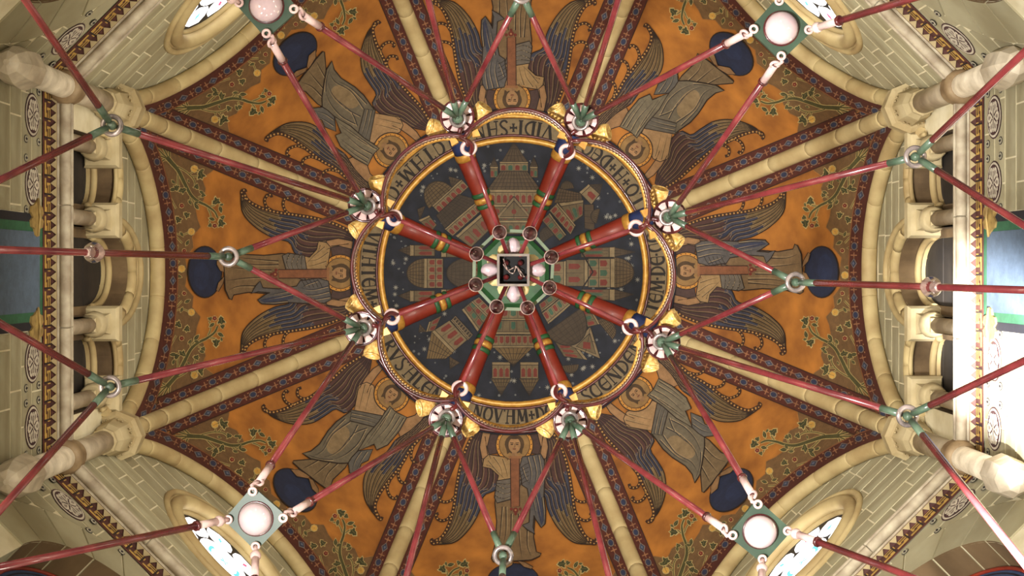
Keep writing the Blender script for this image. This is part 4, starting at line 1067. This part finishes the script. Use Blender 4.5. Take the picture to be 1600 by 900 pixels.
# rods between hub and the eight inner joints, ring bulbs, octagon bars
RB=[]
for i,(x,y) in enumerate(NOD):
    dx,dy=x-HUB[0],y-HUB[1]; l=math.hypot(dx,dy); ux,uy=dx/l,dy/l
    a=P(HUB[0]+ux*24,HUB[1]+uy*24,13.14); b=P(HUB[0]+ux*197,HUB[1]+uy*197,12.8)
    g=G(); g.tube([a,b],.021,10); rod=gpart(g,'inner_rod','rod')
    g=G(); q=P(HUB[0]+ux*203,HUB[1]+uy*203,12.78); n_=Vector((-uy,ux,0)); tdir=(b-a).normalized()
    g.torus(q,.058,.02,axis=(ux*.5,uy*.5,1),n=20,k=8); gpart(g,'chain_ring','cream',True)
    # S link joining the ring to the joint
    p0=P(HUB[0]+ux*194,HUB[1]+uy*194,12.8); p1=P(HUB[0]+ux*(l-16),HUB[1]+uy*(l-16),12.64)
    g=G(); pts=[]
    for j in range(13):
        tt=j/12; pts.append(p0.lerp(p1,tt)+n_*(.035*math.sin(2*PI*tt))+Vector((0,0,-.03*math.sin(PI*tt))))
    g.tube(pts,.021,8); g.torus(p0.lerp(p1,.45),.036,.015,axis=n_,n=14,k=6); gpart(g,'hook_link','wine',True)
    RB.append((ux,uy,n_))
    x6,y6=HUB[0]+ux*63,HUB[1]+uy*63; bc=P(x6,y6,13.0)
    g=G(); g.sphere(bc,.064,18); ob=gpart(g,'ring_bulb','glass',True)
    g=G(); g.lathe([(.0,-.05),(.02,-.045),(.026,.0),(.028,.05),(.03,.1)],10,bc); gpart(g,'bulb_socket','wine','quads',ob)
    g=G(); g.torus(bc+Vector((0,0,-.01)),.06,.006,n=20,k=6); gpart(g,'bulb_rim','silver',True,ob)
    g=G(); g.lathe([(.03,.075),(.066,.07),(.068,.085),(.03,.09)],16,bc); gpart(g,'bulb_dish','cream','quads',ob)
for i in range(8):
    a,b=RB[i],RB[(i+1)%8]; p=P(HUB[0]+a[0]*66,HUB[1]+a[1]*66,13.1); q=P(HUB[0]+b[0]*66,HUB[1]+b[1]*66,13.1)
    g=G(); d=(q-p).normalized(); n=Vector((-d.y,d.x,0))*.014
    V=[p+n,p-n,q-n,q+n]; V=V+[v+Vector((0,0,.05)) for v in V]
    g.add(V,[(0,1,2,3),(4,7,6,5),(0,4,5,1),(1,5,6,2),(2,6,7,3),(3,7,4,0)]); gpart(g,'octagon_bar','bar',False)
# rosettes, cups
for i,(x,y) in enumerate(NOD):
    ux,uy,n_=RB[i]; r_=Vector((ux,uy,0)); o=P(x,y,HN)
    base=o+Vector((0,0,.14))+r_*.02
    g=G(); V=[]; g.lathe([(.02,.0),(.1,.015),(.142,-.03),(.15,-.02),(.12,.1),(.03,.13)],24,base); ros=gpart(g,'rosette','wine')
    for j in range(8):
        a=j*PI/4+.2; ca,sa=math.cos(a),math.sin(a)
        def q(u,v,z): return base+Vector((u*ca-v*sa,u*sa+v*ca,z))
        g=G(); g.add([q(.045,-.018,-.005),q(.128,-.037,-.035),q(.137,0,-.04),q(.128,.037,-.035),q(.045,.018,-.005),q(.06,0,-.03)],[(0,1,5),(1,2,5),(2,3,5),(3,4,5),(4,0,5)])
        gpart(g,'petal','cream',False,ros)
    g=G(); g.torus(base+Vector((0,0,-.025)),.145,.011,n=28,k=6); gpart(g,'rosette_rim','wine',True,ros)
    g=G(); g.lathe([(.02,.1),(.03,.06),(.045,.04),(.05,.0),(.04,-.03),(.02,-.045)],14,o+Vector((0,0,.02)))
    for sgn in (-1,0,1): g.sphere(o+n_*(.028*sgn)+Vector((0,0,-.035)),.016,8)
    gpart(g,'joint_knob','rodgreen')
    g=G(); g.torus(o+Vector((0,0,.01))+r_*-.012,.062,.016,axis=(ux*.35,uy*.35,1),n=22,k=8); gpart(g,'joint_ring','ringmetal',True)
    # gilt cups on both sides and the small gilt brackets on the rail
    for sgn in (-1,1):
        cc=o+n_*(sgn*.2)+r_*(-.005)+Vector((0,0,.25)); ax=(n_*sgn*.75+r_*.5+Vector((0,0,-.35))).normalized()
        g=G(); pr=[(.045,-.07),(.07,-.05),(.078,0),(.085,.05),(.08,.075),(.06,.08),(.055,.05)]
        k=16; V=[]; xx=Vector((0,0,1)); xx=(xx-ax*xx.dot(ax)).normalized(); yy=ax.cross(xx)
        for r,h in pr:
            for j in range(k):
                rr2=r*(1 if j%2 else .9); V.append(cc+ax*h+xx*(rr2*.8*math.cos(2*PI*j/k))+yy*(rr2*math.sin(2*PI*j/k)))
        g.add(V,[(q*k+j,(q+1)*k+j,(q+1)*k+(j+1)%k,q*k+(j+1)%k) for q in range(len(pr)-1) for j in range(k)]+[tuple(range(k))])
        cup=gpart(g,'gilt_cup','cup','quads')
        g=G(); g.torus(cc+ax*.075,.068,.011,axis=ax,n=18,k=6); gpart(g,'cup_rim','cup',True,cup)
        cc=o-r_*.17+n_*(sgn*.1)+Vector((0,0,.1)); g=G(); w=n_*.034*sgn; u=r_*.022
        V=[cc-w-u,cc+w-u*1.6,cc+w*.9+u*1.4,cc-w*.6+u]; V=V+[v+Vector((0,0,.09)) for v in V]
        g.add(V,[(0,1,2,3),(4,7,6,5),(0,4,5,1),(1,5,6,2),(2,6,7,3),(3,7,4,0)]); gpart(g,'gilt_bracket','gold',False)
# lobed rail between neighbouring joints
for i in range(8):
    A,B=RB[i],RB[(i+1)%8]
    p=(HUB[0]+A[0]*222,HUB[1]+A[1]*222); q=(HUB[0]+B[0]*222,HUB[1]+B[1]*222); mx,my=(A[0]+B[0]),(A[1]+B[1]); l=math.hypot(mx,my); mx/=l; my/=l
    cxp,cyp=(p[0]+q[0])/2,(p[1]+q[1])/2; hx,hy=(q[0]-p[0])/2,(q[1]-p[1])/2; sag=47
    pts=[]
    for j in range(33):
        t=-1+2*j/32; R=(math.hypot(hx,hy)**2+sag**2)/(2*sag); half=math.hypot(hx,hy); yv=math.sqrt(R*R-(t*half)**2)-(R-sag)
        pts.append((cxp+hx*t+mx*yv,cyp+hy*t+my*yv))
    lo=[P(a,b,HN) for a,b in pts]; up=Vector((0,0,.34)); mid=Vector((0,0,.04)); inn=Vector((-mx,-my,0))
    g=G(); g.tube(lo,.015,8); rail=gpart(g,'gallery_rail','wine',True)
    g=G(); g.tube([v+up for v in lo],.02,8); gpart(g,'upper_rail','gold',True,rail)
    # openwork band between the rails: crossing bars
    g=G()
    for j in range(0,32):
        a=lo[j]+mid; b=lo[j+1]+mid; a2=lo[j]+up*.92; b2=lo[j+1]+up*.92
        g.tube([a,b2],.008,5); g.tube([b,a2],.008,5)
    g.tube([v+up*.5 for v in lo],.007,5); gpart(g,'openwork','silver',True,rail)
# branching rods
def _out(tab):
    for key,l in tab.items():
        (x,y),_=PL[key]
        for i,t in enumerate(l):
            k=math.hypot(t[0]-x,t[1]-y); l[i]=(x+(t[0]-x)*43/k,y+(t[1]-y)*43/k)+tuple(t[2:])
def rod(a,b,ends,r=.026,name='branch_rod'):
    """a, b world points; ends: finish of each end - 'g' grey-green, 'c' cream sleeve with collar, None"""
    L=(b-a).length; d=(b-a)/L; g=G(); g.tube([a,b],r,12); o=gpart(g,name,'rod')
    for e,(p,u) in zip(ends,((a,d),(b,-d))):
        if e=='g':
            q=G(); q.tube([p,p+u*.18],r*1.06,12); gpart(q,'green_tip','rodgreen','quads',o)
        if e=='c':
            q=G(); q.tube([p-u*.0,p+u*.22],r*1.12,12); gpart(q,'cream_sleeve','cream','quads',o)
            q=G(); q.tube([p+u*.2,p+u*.206,p+u*.224,p+u*.23],[r*1.15,r*1.5,r*1.5,r*1.15],12); gpart(q,'collar','wine','quads',o)
    return o
def hub_ring(p,R=.066,name='joint_ring'):
    g=G(); g.torus(p,R,.019,axis=(0,0,1),n=24,k=8); o=gpart(g,name,'ringmetal',True)
    g=G(); g.lathe([(.012,-.05),(.03,-.035),(.035,0),(.03,.035),(.012,.05)],12,p); gpart(g,'joint_core','rodgreen','quads',o); return o
CARD={'left':(357,401),'right':(1243,441),'bottom':(786,868),'top':(815,-10)}
RING={'ul':(175,196),'ll':(172,604),'ur':(1430,245),'lr':(1418,650),'t1':(632,-150),'t2':(1012,-150),'b1':(600,1040),'b2':(990,1055)}
PL={'ul':((417,10),45),'ur':((1220,45),43),'ll':((400,810),47),'lr':((1187,830),46)}
def plate_corner(key,toward):
    (x,y),_=PL[key]; dx,dy=toward[0]-x,toward[1]-y; l=math.hypot(dx,dy); return (dx/l,dy/l)
def node_pt(i,x,y):
    n=P(*NOD[i],HN-.02); t=P(x,y,HC); return n+(t-n).normalized()*.05
def away(p,q,d): return p+(q-p).normalized()*d
CON={0:['Pul','Rt1','Ctop'],1:['Ctop','Rt2','Pur'],2:['Pur','Rur','Cright'],3:['Cright','Rlr','Plr'],4:['Plr','Rb2','Cbottom'],5:['Cbottom','Rb1','Pll'],6:['Pll','Rll','Cleft'],7:['Cleft','Rul','Pul']}
# corners of the lamp plates, where the hooks sit: (to the ring of joints twice, outward twice)
PCOR={'ul':[(452,14,0),(417,48,7)],'ur':[(1180,46,1),(1220,86,2)],'ll':[(396,773,6),(436,809,5)],'lr':[(1184,793,3),(1149,835,4)]}
POUT={'ul':[(382,6,(300,-40)),(420,-27,(470,-150))],'ur':[(1258,47,(1500,-25)),(1217,6,(1212,-160))],'ll':[(363,811,(0,886)),(400,847,(392,1040))],'lr':[(1225,829,(1460,915)),(1190,866,(1190,1050))]}
_out(PCOR); _out(POUT)
for i in range(8):
    n=P(*NOD[i],HN-.02)
    for c in CON[i]:
        if c[0]=='C':
            t=P(*CARD[c[1:]],HC); rod(away(n,t,.05),away(t,n,.06),('g','g'))
        if c[0]=='R':
            t=P(*RING[c[1:]],HR); rod(away(n,t,.05),away(t,n,.06),('g','g'))
        if c[0]=='P':
            key=c[1:]; x,y=[(x,y) for x,y,j in PCOR[key] if j==i][0]
            t=P(x,y,HP); rod(away(n,t,.05),away(t,n,.1),('g','c'))
def outer(px):                                     # end of an outward rod, on the big wheel below the frame
    l=math.hypot(px[0]-CX,px[1]-CY); k=1085/l; return P(CX+(px[0]-CX)*k,CY+(px[1]-CY)*k,HE)
for key,tg in (('left',[(0,393)]),('right',[(1600,453)]),('bottom',[(783,1000)]),('top',[(815,-200)])):
    p=P(*CARD[key],HC); hub_ring(p)
    for t in tg: q=outer(t); rod(away(p,q,.06),q,('g',None))
for key,(x,y) in RING.items(): hub_ring(P(x,y,HR),.066)
def outer_dir(src,h,via):                          # continue the line seen from src through via
    d=(via[0]-src[0],via[1]-src[1]); 
    a=d[0]**2+d[1]**2; bx,by=src[0]-CX,src[1]-CY; b=2*(bx*d[0]+by*d[1]); c=bx*bx+by*by-1085**2
    t=(-b+math.sqrt(b*b-4*a*c))/(2*a); return P(src[0]+d[0]*t,src[1]+d[1]*t,HE)
for key,vias in {'ul':[(20,-28),(0,281)],'ll':[(0,505),(0,797)],'ur':[(1600,82),(1600,352)],'lr':[(1600,564),(1600,880)]}.items():
    p=P(*RING[key],HR)
    for v in vias: q=outer_dir(RING[key],HR,v); rod(away(p,q,.07),q,('g',None))
g=G(); R=1085*HE/F; g.torus((0,0,HE-.05),R,.07,n=64,k=8); gpart(g,'wheel_rim','wine',True)
# glass balls threaded on the left and right rods
for (x,y),h in (((147,395),10.35),((1455,447),10.35)):
    src=CARD['left'] if x<800 else CARD['right']; a=P(*src,HC); b=outer((0,393) if x<800 else (1600,453))
    best=min((abs((a.lerp(b,t).x*F/a.lerp(b,t).z+CX)-x),t) for t in [i/400 for i in range(401)])[1]; p=a.lerp(b,best)
    g=G(); g.sphere(p,.075,20); ob=gpart(g,'glass_ball','glass',True)
    g=G(); g.lathe([(.03,-.08),(.036,-.03),(.02,0),(.036,.03),(.03,.08)],12,p,axis=(b-a)); gpart(g,'ball_sleeve','silver','quads',ob)
# lamp plates with opal globes
for key,((x,y),_) in PL.items():
    c=P(x,y,HP); cor=[(a,b) for a,b,_ in PCOR[key]]+[(a,b) for a,b,_ in POUT[key]]
    cor.sort(key=lambda p:math.atan2(p[1]-y,p[0]-x)); g=G()
    V=[]
    for z in (HP-.01,HP+.03):
        for a,b in cor:
            # corners cut off a little
            for s in (-1,1):
                ang=math.atan2(b-y,a-x)+s*.12; l=45.5; v=P(x+l*math.cos(ang),y+l*math.sin(ang),HP); V.append((v.x,v.y,z))
    g.add(V,[tuple(range(8)),tuple(reversed(range(8,16)))]+[(i,8+i,8+(i+1)%8,(i+1)%8) for i in range(8)])
    pl=gpart(g,'lamp_plate','plate',False); pl['label']='dark green square plate holding a round opal globe'
    g=G(); g.sphere(c+Vector((0,0,-.03)),.122,28,sc=(1,1,.8)); gpart(g,'opal_globe','pearl',True,pl)
    g=G(); g.torus(c+Vector((0,0,-.012)),.124,.009,n=32,k=6); gpart(g,'globe_rim','wine',True,pl)
    for a,b,j in PCOR[key]:
        t=P(a,b,HP-.02); n=P(*NOD[j],HN); u=(n-t).normalized(); e=t+u*.1; sd=u.cross(Vector((0,0,1))).normalized()
        g=G(); g.torus(t+Vector((0,0,-.02)),.026,.011,n=14,k=6)
        g.tube([t+u*.02+Vector((0,0,-.02)),t+u*.05+sd*.03+Vector((0,0,-.03)),t+u*.09+sd*.02+Vector((0,0,-.02)),e+Vector((0,0,-.0))],.014,8)
        g.torus(e,.032,.012,axis=u.cross(sd)+sd*.5,n=14,k=6); gpart(g,'shackle','cream',True,pl)
    for a,b,via in POUT[key]:
        t=P(a,b,HP-.02); q=outer_dir((a,b),HP,via); u=(q-t).normalized(); e=t+u*.1; sd=u.cross(Vector((0,0,1))).normalized()
        g=G(); g.torus(t+Vector((0,0,-.02)),.026,.011,n=14,k=6); g.tube([t+Vector((0,0,-.02)),e],.014,8); g.sphere(e,.042,12)
        gpart(g,'shackle','cream',True,pl); rod(e+u*.02,q,('c',None))
# the chandelier hangs from the boss by one rod
g=G(); g.tube([(c0.x,c0.y,z) for c0,z in ((P(*HUB,13.5),13.5),(Vector((0,0,0)),19.0),(Vector((0,0,0)),float(cap_h(0))-.4))],.022,10); gpart(g,'suspension_rod','wine')
